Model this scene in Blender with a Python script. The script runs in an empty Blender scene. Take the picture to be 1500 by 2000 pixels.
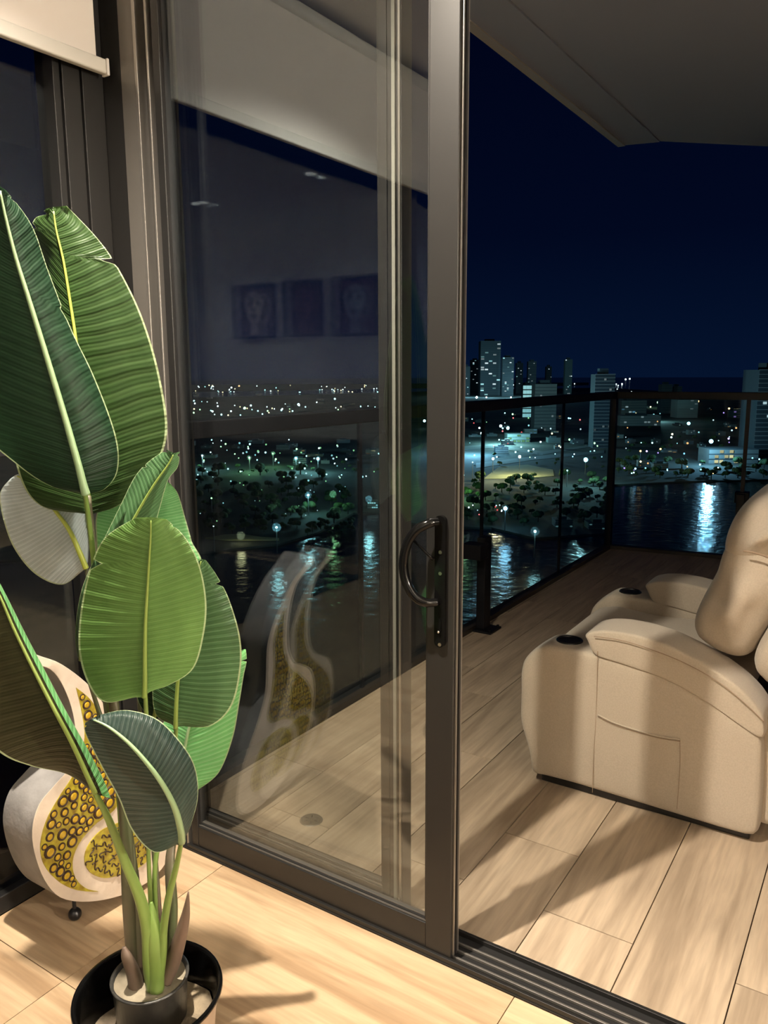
import bpy, math, random
from mathutils import Vector, Matrix, noise
from mathutils.geometry import tessellate_polygon
R0 = random.Random(7)
PI = math.pi
SC = bpy.context.scene
COL = SC.collection

# ------------------------------------------------------------------ camera
FPX, PITCH, YAW, ROLL = 1544.4, .1729, .5767, -.00512
CAM = Vector((0, 0, 1.4))
Fv = Vector((-math.sin(YAW)*math.cos(PITCH), math.cos(YAW)*math.cos(PITCH), -math.sin(PITCH)))
_R = Vector((math.cos(YAW), math.sin(YAW), 0)); _U = _R.cross(Fv)
Rv = _R*math.cos(ROLL) + _U*math.sin(ROLL); Uv = -_R*math.sin(ROLL) + _U*math.cos(ROLL)
cd = bpy.data.cameras.new('camera'); cam = bpy.data.objects.new('camera', cd); COL.objects.link(cam)
cd.sensor_fit = 'VERTICAL'; cd.sensor_height = 36; cd.lens = FPX/2000*36; cd.clip_start = .05; cd.clip_end = 30000
cam.matrix_world = Matrix(((Rv.x, Uv.x, -Fv.x, CAM.x), (Rv.y, Uv.y, -Fv.y, CAM.y), (Rv.z, Uv.z, -Fv.z, CAM.z), (0, 0, 0, 1)))
SC.camera = cam

# ------------------------------------------------------------------ sky
W = bpy.data.worlds.new('night_sky'); SC.world = W; W.use_nodes = True
wn = W.node_tree; wn.nodes.clear()
tc = wn.nodes.new('ShaderNodeTexCoord'); sx = wn.nodes.new('ShaderNodeSeparateXYZ'); cr = wn.nodes.new('ShaderNodeValToRGB')
bg = wn.nodes.new('ShaderNodeBackground'); wo = wn.nodes.new('ShaderNodeOutputWorld')
wn.links.new(tc.outputs['Generated'], sx.inputs[0]); wn.links.new(sx.outputs['Z'], cr.inputs[0])
cr.color_ramp.elements[0].position = 0.0; cr.color_ramp.elements[0].color = (.0014, .0064, .025, 1)
cr.color_ramp.elements[1].position = .45; cr.color_ramp.elements[1].color = (.0003, .0010, .0075, 1)
e = cr.color_ramp.elements.new(.16); e.color = (.0006, .0026, .0135, 1)
wn.links.new(cr.outputs[0], bg.inputs[0]); wn.links.new(bg.outputs[0], wo.inputs[0])

# ------------------------------------------------------------------ lights of the room and added fills
def lamp(kind, loc, energy, color, size=.05, **k):
    d = bpy.data.lights.new('room_and_fill_light', kind); o = bpy.data.objects.new('room_and_fill_light', d); COL.objects.link(o)
    o.location = loc; d.energy = energy; d.color = color
    if kind == 'AREA': d.size = size
    else: d.shadow_soft_size = size
    for a, v in k.items(): setattr(d, a, v)
    return o
WARM = (1.0, .88, .735)
DOWN = [(-1.10, .78), (.76, -1.42), (.68, -1.42), (.75, .35), (-.5, -1.2), (1.5, -.7), (2.25, .5)]
LZ = 2.63
lamp('SPOT', (-1.10, .78, LZ), 520, WARM, .020, spot_size=math.radians(134), spot_blend=1.0)
lamp('SPOT', (.76, -1.42, LZ), 330, WARM, .02, spot_size=math.radians(66), spot_blend=.8).rotation_euler.x = -.30
lamp('SPOT', (.68, -1.42, LZ), 200, WARM, .02, spot_size=math.radians(66), spot_blend=.8).rotation_euler.x = -.30
lamp('SPOT', (2.25, .5, LZ), 300, WARM, .03, spot_size=math.radians(80), spot_blend=.9).rotation_euler.y = -.35  # added unseen downlight to brighten the right wall
lamp('SPOT', (.75, .35, LZ), 15, WARM, .03, spot_size=math.radians(120), spot_blend=.9)  # this spot and the ones below are added room fill
lamp('SPOT', (-.5, -1.2, LZ), 70, WARM, .05, spot_size=math.radians(150), spot_blend=.9)
lamp('SPOT', (1.5, -.7, LZ), 80, WARM, .05, spot_size=math.radians(150), spot_blend=.9)
SC.view_settings.view_transform = 'Standard'; SC.view_settings.look = 'None'
SC.view_settings.exposure = 0; SC.view_settings.gamma = 1; SC.view_settings.use_curve_mapping = False
SC.cycles.transparent_max_bounces = 40; SC.cycles.max_bounces = 10; SC.cycles.glossy_bounces = 6
SC.cycles.sample_clamp_indirect = 6; SC.cycles.use_denoising = True
SC.cycles.caustics_reflective = False; SC.cycles.caustics_refractive = False

# ------------------------------------------------------------------ photo pixel -> real plane
def ray(x, y): return Fv + Rv*((x-750)/FPX) - Uv*((y-1000)/FPX)
def on_x(x, y, X): r = ray(x, y); return CAM + r*(X/r.x)
def on_y(x, y, Y): r = ray(x, y); return CAM + r*(Y/r.y)
def on_z(x, y, Z): r = ray(x, y); return CAM + r*((Z-CAM.z)/r.z)
HV = Vector((-math.sin(YAW), math.cos(YAW), 0))
def at_d(x, y, D): r = ray(x, y); return CAM + r*(D/r.dot(HV))
GZ = -80.0

# ------------------------------------------------------------------ materials
MATS = {}
def nodes(m): return m.node_tree.nodes, m.node_tree.links
def pm(name, col, rough=.5, metal=0, spec=.5, bump=None, var=None, coat=0, emit=None, es=0, sheen=0):
    if name in MATS: return MATS[name]
    m = bpy.data.materials.new(name); m.use_nodes = True; N, L = nodes(m); b = N['Principled BSDF']
    b.inputs['Base Color'].default_value = (*col, 1); b.inputs['Roughness'].default_value = rough
    b.inputs['Metallic'].default_value = metal; b.inputs['Specular IOR Level'].default_value = spec
    b.inputs['Coat Weight'].default_value = coat
    if sheen: b.inputs['Sheen Weight'].default_value = sheen
    if emit: b.inputs['Emission Color'].default_value = (*emit, 1); b.inputs['Emission Strength'].default_value = es
    if bump or var:
        t = N.new('ShaderNodeTexCoord')
    if var:      # (scale, other colour, stretch)
        n = N.new('ShaderNodeTexNoise'); n.inputs['Scale'].default_value = var[0]; n.inputs['Detail'].default_value = 6
        mp = N.new('ShaderNodeMapping'); mp.inputs['Scale'].default_value = var[2] if len(var) > 2 else (1, 1, 1)
        mx = N.new('ShaderNodeMix'); mx.data_type = 'RGBA'; mx.inputs[6].default_value = (*col, 1); mx.inputs[7].default_value = (*var[1], 1)
        r = N.new('ShaderNodeMapRange'); r.inputs[1].default_value = .35; r.inputs[2].default_value = .68
        L.new(t.outputs['Object'], mp.inputs[0]); L.new(mp.outputs[0], n.inputs[0]); L.new(n.outputs[0], r.inputs[0]); L.new(r.outputs[0], mx.inputs[0]); L.new(mx.outputs[2], b.inputs['Base Color'])
    if bump:     # (scale, strength, distance)
        n = N.new('ShaderNodeTexNoise'); n.inputs['Scale'].default_value = bump[0]; n.inputs['Detail'].default_value = 5
        bp = N.new('ShaderNodeBump'); bp.inputs['Strength'].default_value = bump[1]; bp.inputs['Distance'].default_value = bump[2] if len(bump) > 2 else .002
        L.new(t.outputs['Object'], n.inputs[0]); L.new(n.outputs[0], bp.inputs['Height']); L.new(bp.outputs[0], b.inputs['Normal'])
    MATS[name] = m; return m
def emis(name, col, s):
    if name in MATS: return MATS[name]
    m = bpy.data.materials.new(name); m.use_nodes = True; N, L = nodes(m); N.clear()
    e = N.new('ShaderNodeEmission'); e.inputs[0].default_value = (*col, 1); e.inputs[1].default_value = s
    o = N.new('ShaderNodeOutputMaterial'); L.new(e.outputs[0], o.inputs[0])
    m.cycles.emission_sampling = 'NONE'; MATS[name] = m; return m
def glass(name, tint, ior):
    m = bpy.data.materials.new(name); m.use_nodes = True; N, L = nodes(m); N.clear()
    f = N.new('ShaderNodeFresnel'); f.inputs[0].default_value = ior
    t = N.new('ShaderNodeBsdfTransparent'); t.inputs[0].default_value = (*tint, 1)
    g = N.new('ShaderNodeBsdfGlossy'); g.inputs['Roughness'].default_value = 0.0; g.inputs[0].default_value = (.84, .93, 1, 1)
    mx = N.new('ShaderNodeMixShader'); o = N.new('ShaderNodeOutputMaterial')
    ge = N.new('ShaderNodeNewGeometry'); cm = N.new('ShaderNodeMapRange')   # same reflectance on entering and leaving faces
    lw = N.new('ShaderNodeLayerWeight'); lw.inputs[0].default_value = .5
    # schlick from facing: R0 + (1-R0)*(1-cos)^5
    r0 = ((ior-1)/(ior+1))**2
    pw = N.new('ShaderNodeMath'); pw.operation = 'POWER'; pw.inputs[1].default_value = 5
    ma = N.new('ShaderNodeMath'); ma.operation = 'MULTIPLY_ADD'; ma.inputs[1].default_value = 1-r0; ma.inputs[2].default_value = r0
    L.new(lw.outputs['Facing'], pw.inputs[0]); L.new(pw.outputs[0], ma.inputs[0])
    N.remove(f); N.remove(ge); N.remove(cm)
    L.new(ma.outputs[0], mx.inputs[0]); L.new(t.outputs[0], mx.inputs[1]); L.new(g.outputs[0], mx.inputs[2]); L.new(mx.outputs[0], o.inputs[0])
    MATS[name] = m; return m
def wood(name, c1, c2, c3, axis, rough):
    """plank: long soft grain along one axis, tone varying from plank to plank"""
    m = bpy.data.materials.new(name); m.use_nodes = True; N, L = nodes(m); b = N['Principled BSDF']
    t = N.new('ShaderNodeTexCoord'); oi = N.new('ShaderNodeObjectInfo'); mp = N.new('ShaderNodeMapping')
    s = (1.2, 16, 16) if axis == 'X' else (16, 1.2, 16)
    mp.inputs['Scale'].default_value = s
    ad = N.new('ShaderNodeVectorMath'); ad.operation = 'ADD'
    ml = N.new('ShaderNodeVectorMath'); ml.operation = 'SCALE'; ml.inputs['Scale'].default_value = 37
    L.new(oi.outputs['Random'], ml.inputs[0]); L.new(t.outputs['Object'], mp.inputs[0]); L.new(mp.outputs[0], ad.inputs[0]); L.new(ml.outputs[0], ad.inputs[1])
    n = N.new('ShaderNodeTexNoise'); n.inputs['Scale'].default_value = 1.0; n.inputs['Detail'].default_value = 7; n.inputs['Distortion'].default_value = .9
    L.new(ad.outputs[0], n.inputs[0])
    cr = N.new('ShaderNodeValToRGB'); E = cr.color_ramp.elements
    E[0].position = .33; E[0].color = (*c1, 1); E[1].position = .68; E[1].color = (*c3, 1); x = E.new(.5); x.color = (*c2, 1)
    L.new(n.outputs[0], cr.inputs[0])
    n2 = N.new('ShaderNodeTexNoise'); n2.inputs['Scale'].default_value = 5.5; n2.inputs['Detail'].default_value = 4
    L.new(ad.outputs[0], n2.inputs[0])
    mr = N.new('ShaderNodeMapRange'); mr.inputs[1].default_value = .3; mr.inputs[2].default_value = .7; mr.inputs[3].default_value = .86; mr.inputs[4].default_value = 1.08
    L.new(n2.outputs[0], mr.inputs[0])
    mr2 = N.new('ShaderNodeMapRange'); mr2.inputs[3].default_value = .92; mr2.inputs[4].default_value = 1.06; L.new(oi.outputs['Random'], mr2.inputs[0])
    mm = N.new('ShaderNodeMath'); mm.operation = 'MULTIPLY'; L.new(mr.outputs[0], mm.inputs[0]); L.new(mr2.outputs[0], mm.inputs[1])
    vs = N.new('ShaderNodeVectorMath'); vs.operation = 'SCALE'; L.new(cr.outputs[0], vs.inputs[0]); L.new(mm.outputs[0], vs.inputs['Scale'])
    L.new(vs.outputs[0], b.inputs['Base Color']); b.inputs['Roughness'].default_value = rough
    bp = N.new('ShaderNodeBump'); bp.inputs['Strength'].default_value = .12; bp.inputs['Distance'].default_value = .002
    L.new(n2.outputs[0], bp.inputs['Height']); L.new(bp.outputs[0], b.inputs['Normal'])
    MATS[name] = m; return m
def leafmat(name, c, vein, rough=.42, trans=.25):
    m = bpy.data.materials.new(name); m.use_nodes = True; N, L = nodes(m); b = N['Principled BSDF']
    uv = N.new('ShaderNodeUVMap'); s = N.new('ShaderNodeSeparateXYZ'); L.new(uv.outputs[0], s.inputs[0])
    ab = N.new('ShaderNodeMath'); ab.operation = 'MULTIPLY_ADD'; ab.inputs[1].default_value = 2; ab.inputs[2].default_value = -1
    L.new(s.outputs['Y'], ab.inputs[0]); av = N.new('ShaderNodeMath'); av.operation = 'ABSOLUTE'; L.new(ab.outputs[0], av.inputs[0])
    def M(op, a, bb, c_=None):
        x = N.new('ShaderNodeMath'); x.operation = op
        for i, v in enumerate((a, bb, c_)):
            if v is None: continue
            if isinstance(v, (int, float)): x.inputs[i].default_value = v
            else: L.new(v, x.inputs[i])
        return x.outputs[0]
    ns = N.new('ShaderNodeTexNoise'); ns.inputs['Scale'].default_value = 1.6; L.new(uv.outputs[0], ns.inputs[0])
    ph = M('MULTIPLY_ADD', s.outputs['X'], 250.0, M('MULTIPLY', av.outputs[0], -22.0)); ph = M('ADD', ph, M('MULTIPLY', ns.outputs[0], 5.0))
    w1 = M('MULTIPLY_ADD', M('SINE', ph, None), .5, .5)
    w2 = M('MULTIPLY_ADD', M('SINE', M('MULTIPLY', ph, 2.7), None), .5, .5)
    w = M('ADD', M('MULTIPLY', w1, .65), M('MULTIPLY', w2, .35))
    mx = N.new('ShaderNodeMix'); mx.data_type = 'RGBA'; mx.inputs[6].default_value = (*c, 1); mx.inputs[7].default_value = (*vein, 1)
    L.new(M('MULTIPLY', M('POWER', w, 2.6), .62), mx.inputs[0])
    n2 = N.new('ShaderNodeTexNoise'); n2.inputs['Scale'].default_value = 3.5; n2.inputs['Detail'].default_value = 3; L.new(uv.outputs[0], n2.inputs[0])
    hs = N.new('ShaderNodeVectorMath'); hs.operation = 'SCALE'; L.new(mx.outputs[2], hs.inputs[0]); L.new(M('MULTIPLY_ADD', n2.outputs[0], .7, .65), hs.inputs['Scale'])
    ed = N.new('ShaderNodeMix'); ed.data_type = 'RGBA'; L.new(hs.outputs[0], ed.inputs[6]); ed.inputs[7].default_value = (.42, .52, .30, 1)
    L.new(M('MULTIPLY', M('GREATER_THAN', av.outputs[0], .972), .8), ed.inputs[0])
    L.new(ed.outputs[2], b.inputs['Base Color']); b.inputs['Roughness'].default_value = rough; b.inputs['Specular IOR Level'].default_value = .22
    bp = N.new('ShaderNodeBump'); bp.inputs['Strength'].default_value = .65; bp.inputs['Distance'].default_value = .0012
    L.new(w, bp.inputs['Height']); L.new(bp.outputs[0], b.inputs['Normal'])
    tr = N.new('ShaderNodeBsdfTranslucent'); L.new(ed.outputs[2], tr.inputs[0]); ms = N.new('ShaderNodeMixShader'); ms.inputs[0].default_value = trans
    o = N['Material Output']; L.new(b.outputs[0], ms.inputs[1]); L.new(tr.outputs[0], ms.inputs[2]); L.new(ms.outputs[0], o.inputs[0])
    MATS[name] = m; return m

frame_m = pm('bronze_aluminium', (.019, .0185, .0175), .38, .3, .5)
frame_j = pm('jamb_aluminium', (.15, .14, .125), .36, .4, .5)
frame_d = pm('dark_seal', (.012, .012, .012), .5)
frame_s = pm('bare_aluminium', (.34, .32, .29), .3, .8)
rail_m = pm('black_powder_coat', (.007, .007, .009), .5, spec=.3)
wall_m = pm('white_plaster', (.72, .69, .64), .8, bump=(90, .08))
ceil_m = pm('ceiling_paint', (.70, .68, .65), .85)
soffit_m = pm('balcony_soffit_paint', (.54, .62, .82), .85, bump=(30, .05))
blind_m = pm('blind_fabric', (.80, .76, .70), .85, bump=(400, .1))
blindbar_m = pm('blind_bar_enamel', (.68, .67, .61), .3)
oak_m = wood('oak_tile', (.385, .255, .145), (.52, .37, .225), (.60, .44, .275), 'X', .42)
bal_m = wood('ash_wood_tile', (.32, .245, .17), (.43, .335, .235), (.51, .405, .29), 'Y', .48)
grout_m = pm('grout_beige', (.55, .42, .28), .9); grout_d = pm('grout_brown', (.10, .07, .045), .9)
glass_door = glass('door_glass', (.95, .96, .955), 1.82)
glass_side = glass('window_glass', (.93, .94, .94), 1.75)
glass_rail = glass('railing_glass', (.90, .975, .985), 1.16)
fab_m = pm('beige_linen', (.47, .405, .315), .9, bump=(520, .35, .0012), var=(220, (.42, .36, .28)), sheen=.25)
seam_m = pm('seam_thread', (.30, .22, .15), .9)
blk_m = pm('black_plastic', (.008, .008, .009), .3); blk_g = pm('black_gloss', (.003, .003, .003), .13, spec=.22)
steel_m = pm('screw_steel', (.55, .53, .5), .25, 1)
pot_m = pm('nursery_pot_black', (.014, .014, .014), .35, bump=(60, .1), var=(25, (.05, .048, .042)))
potb_m = pm('planter_beige', (.46, .36, .27), .4)
sand_m = pm('dry_sand', (.36, .29, .19), .95, bump=(120, .8, .004), var=(14, (.12, .095, .07)))
moss_m = pm('plaster_fill', (.36, .32, .23), .9, bump=(60, .5, .004), var=(18, (.20, .17, .12)))
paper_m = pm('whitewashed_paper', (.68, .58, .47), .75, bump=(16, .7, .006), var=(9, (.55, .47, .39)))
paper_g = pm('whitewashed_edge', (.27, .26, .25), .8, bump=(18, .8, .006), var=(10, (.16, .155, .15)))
amber_m = pm('amber_shell', (.50, .36, .02), .22, coat=.4, var=(70, (.40, .22, .01)))
amber_d = pm('amber_field', (.42, .36, .03), .28, coat=.3, var=(60, (.22, .15, .012)))
ring_m = pm('dark_brown_line', (.028, .012, .006), .5)
stem_g = pm('stem_green', (.22, .33, .075), .4, var=(8, (.13, .21, .05), (1, 1, .2)))
stem_d = pm('stem_dark_green', (.055, .085, .03), .45, var=(8, (.10, .07, .05), (3, 3, .3)))
stem_b = pm('brown_sheath', (.15, .10, .075), .6, var=(25, (.08, .06, .04), (1, 1, .2)))
rib_p = pm('midrib_pale', (.25, .38, .20), .4); rib_y = pm('midrib_yellow', (.42, .50, .08), .4); rib_o = pm('midrib_olive', (.20, .28, .06), .4)
lf_shaded = leafmat('leaf_shaded_dark', (.007, .027, .011), (.020, .056, .026), .5)  # shade on the leaf is put into its colour
lf_olive_dim = leafmat('leaf_olive_dimmed', (.022, .052, .012), (.06, .11, .035))  # olive copy darkened to offset the strong light near the lamp
lf_olive = leafmat('leaf_olive', (.092, .185, .045), (.14, .26, .08))
lf_mid = leafmat('leaf_mid_green', (.045, .11, .04), (.14, .26, .13))
lf_lit = leafmat('leaf_lit_mint', (.18, .54, .18), (.46, .82, .44), .42, .5)  # bright light falling on these leaves is put into the colour
lf_sheen = leafmat('leaf_silver_sheen', (.46, .56, .59), (.82, .92, .95))  # pale sheen on the leaf is put into the colour
lf_brown = leafmat('leaf_brown_back', (.020, .021, .008), (.035, .036, .016))
lf_slate = leafmat('leaf_slate', (.020, .040, .032), (.085, .115, .098), .4)

# ------------------------------------------------------------------ mesh tools
class MB:
    def __init__(s): s.v = []; s.f = []; s.m = []; s.uv = None
    def add(s, vs, fs, mi=0):
        n = len(s.v); s.v += [tuple(v) for v in vs]
        for f in fs: s.f.append(tuple(i+n for i in f)); s.m.append(mi)
        return s
    def box(s, a, b, mi=0):
        x0, y0, z0 = a; x1, y1, z1 = b
        return s.add([(x0, y0, z0), (x1, y0, z0), (x1, y1, z0), (x0, y1, z0), (x0, y0, z1), (x1, y0, z1), (x1, y1, z1), (x0, y1, z1)],
                     [(3, 2, 1, 0), (4, 5, 6, 7), (0, 1, 5, 4), (1, 2, 6, 5), (2, 3, 7, 6), (3, 0, 4, 7)], mi)
    def tube(s, pts, rad, n=10, mi=0, cap=True, flat=1.0):
        pts = [Vector(p) for p in pts]
        if isinstance(rad, (int, float)): rad = [rad]*len(pts)
        vs = []; up = None
        for i, p in enumerate(pts):
            t = (pts[min(i+1, len(pts)-1)] - pts[max(i-1, 0)]).normalized()
            if up is None:
                up = Vector((0, 0, 1)) if abs(t.z) < .9 else Vector((1, 0, 0))
            a = (up - t*up.dot(t)).normalized(); up = a; b = t.cross(a)
            for k in range(n):
                q = 2*PI*k/n; vs.append(p + a*math.cos(q)*rad[i] + b*math.sin(q)*rad[i]*flat)
        fs = [(i*n+k, i*n+(k+1) % n, (i+1)*n+(k+1) % n, (i+1)*n+k) for i in range(len(pts)-1) for k in range(n)]
        if cap: fs += [tuple(range(n))[::-1], tuple((len(pts)-1)*n+k for k in range(n))]
        return s.add(vs, fs, mi)
    def lathe(s, prof, c=(0, 0, 0), n=40, mi=0):
        vs = [(c[0]+r*math.cos(2*PI*k/n), c[1]+r*math.sin(2*PI*k/n), c[2]+z) for r, z in prof for k in range(n)]
        return s.add(vs, [(i*n+k, i*n+(k+1) % n, (i+1)*n+(k+1) % n, (i+1)*n+k) for i in range(len(prof)-1) for k in range(n)], mi)
    def disc(s, c, r, nrm='z', n=24, mi=0):
        c = Vector(c); a, b = {'z': (Vector((1, 0, 0)), Vector((0, 1, 0))), 'y': (Vector((1, 0, 0)), Vector((0, 0, 1))), 'x': (Vector((0, 1, 0)), Vector((0, 0, 1)))}[nrm]
        return s.add([c+a*math.cos(2*PI*k/n)*r+b*math.sin(2*PI*k/n)*r for k in range(n)], [tuple(range(n))], mi)
    def ball(s, c, r, n=8, mi=0, sz=1.0):
        vs = []; c = Vector(c)
        for i in range(n+1):
            th = PI*i/n
            for k in range(n*2): ph = PI*k/n; vs.append(c+Vector((r*math.sin(th)*math.cos(ph), r*math.sin(th)*math.sin(ph), r*sz*math.cos(th))))
        return s.add(vs, [(i*2*n+k, i*2*n+(k+1) % (2*n), (i+1)*2*n+(k+1) % (2*n), (i+1)*2*n+k)[::-1] for i in range(n) for k in range(2*n)], mi)
    def prism(s, poly, d, axis='y', mi=0, mside=None):
        """poly of 2D points extruded between d[0], d[1] along an axis"""
        def P(u, v, w): return {'y': (u, w, v), 'x': (w, u, v), 'z': (u, v, w)}[axis]
        n = len(poly); vs = [P(u, v, d[0]) for u, v in poly]+[P(u, v, d[1]) for u, v in poly]
        tr = tessellate_polygon([[Vector((u, v, 0)) for u, v in poly]])
        s.add(vs, [tuple(t) for t in tr]+[tuple(i+n for i in t)[::-1] for t in tr], mi)
        base = len(s.v)-2*n
        for i in range(n): s.f.append((base+i, base+(i+1) % n, base+n+(i+1) % n, base+n+i)); s.m.append(mi if mside is None else mside)
        return s
    def mesh(s, name, mats, smooth=True):
        me = bpy.data.meshes.new(name); me.from_pydata(s.v, [], s.f)
        for m in (mats if isinstance(mats, (list, tuple)) else [mats]): me.materials.append(m)
        me.polygons.foreach_set('material_index', s.m)
        if s.uv:
            u = me.uv_layers.new(name='UVMap')
            for lp in me.loops: u.data[lp.index].uv = s.uv[lp.vertex_index]
        import bmesh
        b = bmesh.new(); b.from_mesh(me); bmesh.ops.recalc_face_normals(b, faces=b.faces); b.to_mesh(me); b.free()
        if smooth: me.shade_smooth()
        return me
    def build(s, name, mats, parent=None, smooth=False, bevel=0, seg=3, sub=0, angle=None, solid=0):
        me = s.mesh(name, mats, False); o = bpy.data.objects.new(name, me); COL.objects.link(o)
        if smooth: me.shade_smooth()
        if bevel:
            md = o.modifiers.new('bevel', 'BEVEL'); md.width = bevel; md.segments = seg; md.limit_method = 'ANGLE'; md.angle_limit = math.radians(angle or 40); me.shade_smooth()
            wn_ = o.modifiers.new('wn', 'WEIGHTED_NORMAL'); wn_.keep_sharp = False
        if solid:
            md = o.modifiers.new('solid', 'SOLIDIFY'); md.thickness = solid; md.offset = 0
        if sub:
            md = o.modifiers.new('sub', 'SUBSURF'); md.levels = sub; md.render_levels = sub; me.shade_smooth()
        if parent: put(o, parent)
        return o
def put(o, parent):
    o.parent = parent; o.matrix_parent_inverse = Matrix.Translation(-parent.location) @ Matrix.Identity(4) if parent.rotation_euler.z == 0 else parent.matrix_basis.inverted()
def tag(o, label=None, cat=None, group=None, kind=None):
    if label: o['label'] = label
    if cat: o['category'] = cat
    if group: o['group'] = group
    if kind: o['kind'] = kind
    return o
def thing(name, label, cat, loc=(0, 0, 0), group=None):
    o = bpy.data.objects.new(name, None); COL.objects.link(o); o.location = loc; o.empty_display_size = .1
    return tag(o, label, cat, group)
def struct(mb, name, mats, parent=None, **k):
    o = mb.build(name, mats, parent, **k)
    if not parent: o['kind'] = 'structure'
    return o
def inst(name, me, loc, parent=None, rot=0, scale=None):
    o = bpy.data.objects.new(name, me); COL.objects.link(o)
    o.location = loc; o.rotation_euler.z = rot
    if scale: o.scale = scale
    if parent:
        o.parent = parent; o.matrix_parent_inverse = Matrix.Translation(-parent.location)
    return o
def cm(pts, n):
    """Catmull-Rom through points of any dimension, n samples"""
    P = [pts[0]]+list(pts)+[pts[-1]]; k = len(pts)-1; out = []
    for i in range(n):
        t = i/(n-1)*k; j = min(int(t), k-1); u = t-j
        a, b, c, d = P[j], P[j+1], P[j+2], P[j+3]
        out.append(tuple(.5*((2*b[q])+(-a[q]+c[q])*u+(2*a[q]-5*b[q]+4*c[q]-d[q])*u*u+(-a[q]+3*b[q]-3*c[q]+d[q])*u**3) for q in range(len(b))))
    return out

# ================================================================== ROOM SHELL
XL, YD, YB, XR, H = -1.87, 1.497, -1.94, 3.1, 2.67
floor = struct(MB().box((XL, YB, -.2), (XR, 1.49, -.012)), 'floor', grout_m)
TL, TW = .91, .60
me = MB().box((.0007, .0007, -.012), (TL-.0007, TW-.0007, 0)).mesh('plank', oak_m, False)
cuts = {}
for i in range(-1, 5):
    for j in range(-6, 2):
        x = -1.53+i*TL; y = .36+j*TW
        x0, x1, y0, y1 = max(x, XL), min(x+TL, XR), max(y, YB), min(y+TW, 1.488)
        if x1-x0 < .02 or y1-y0 < .02: continue
        if abs(x1-x0-TL) < 1e-4 and abs(y1-y0-TW) < 1e-4: inst('plank', me, (x, y, 0), floor)
        else: inst('plank', MB().box((.0012, .0012, -.012), (x1-x0-.0012, y1-y0-.0012, 0)).mesh('plank', oak_m, False), (x0, y0, 0), floor)
struct(MB().box((XL-.1, YB-.1, H), (XR+.1, 1.49, H+.15)), 'ceiling', ceil_m)
struct(MB().box((XL-.1, YB-.12, -.2), (XR+.1, YB, H)), 'wall_back', wall_m)
struct(MB().box((XR, YB, -.2), (XR+.12, 1.49, H)), 'wall_right', wall_m)
# door wall: solid right of the opening and above it
struct(MB().box((1.6, 1.49, -.2), (XR+.12, 1.66, 3.2)), 'wall_front', wall_m)
struct(MB().box((XL-.08, 1.49, 2.60), (1.6, 1.66, 3.2)), 'trim_1', frame_m)

# ---- left window wall: posts, sill, head, glass
wl = tag(bpy.data.objects.new('wall_left', None), kind='structure'); COL.objects.link(wl)
MB().box((XL-.07, YB, 0), (XL+.0, 1.49, .05)).build('sill', frame_m, wl, bevel=.003)
MB().box((XL-.07, YB, H-.08), (XL+.0, 1.49, H)).build('head', frame_m, wl)
for y0, y1 in ((1.345, 1.365), (1.372, 1.425), (1.432, 1.4975), (-.10, -.04), (-1.5, -1.44)):
    MB().box((XL-.06, y0, .05), (XL+.012, y1, H-.08)).build('mullion', frame_m, wl, bevel=.002)
for y0, y1 in ((-.04, 1.345), (-1.44, -.10), (YB, -1.5)):
    MB().box((XL-.035, y0, .05), (XL-.027, y1, H-.08)).build('pane', glass_side, wl)

# ---- roller blind
bl = thing('roller_blind', 'cream roller blind pulled half down the left window', 'blind', (-1.82, 0, 2.18))
MB().box((-1.823, -1.85, 2.205), (-1.820, 1.450, 2.60)).build('fabric', blind_m, bl)
MB().box((-1.832, -1.87, 2.172), (-1.810, 1.474, 2.208)).build('bottom_bar', blindbar_m, bl, bevel=.005)
MB().box((-1.834, 1.474, 2.169), (-1.808, 1.482, 2.211)).build('end_cap', pm('white_plastic', (.72, .70, .66), .35), bl, bevel=.003)
q = MB().tube([(-1.835, -1.85, 2.61), (-1.835, 1.45, 2.61)], .03, 16); q.build('roller', blindbar_m, bl, smooth=True)

# ---- jamb (fixed) in the corner, with its stepped profile
jb = tag(bpy.data.objects.new('door_1', None), kind='structure'); COL.objects.link(jb)
for nm, x0, x1, y0, y1, mt in (('jamb', -1.94, -1.786, 1.4985, 1.66, frame_m), ('jamb', -1.786, -1.728, 1.497, 1.64, frame_j), ('jamb_lip', -1.7275, -1.717, 1.492, 1.56, frame_s),
                               ('jamb_groove', -1.717, -1.684, 1.522, 1.56, frame_m), ('jamb_lip', -1.684, -1.677, 1.494, 1.54, frame_s)):
    MB().box((x0, y0, 0), (x1, y1, 2.60)).build(nm, mt, jb, bevel=.0015)
# sill track
tk = jb
MB().box((-1.87, 1.488, -.03), (1.6, 1.605, .004)).build('track_base', frame_d, tk)
for y in (1.490, 1.512, 1.536, 1.560, 1.592):
    w = .010 if y in (1.490, 1.592) else .006
    MB().box((-1.68 if y < 1.55 else -1.78, y, .004), (1.6, y+w, .016 if w > .008 else .011)).build('track_rail', frame_j if w < .008 else frame_m, tk, bevel=.0012)

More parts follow.
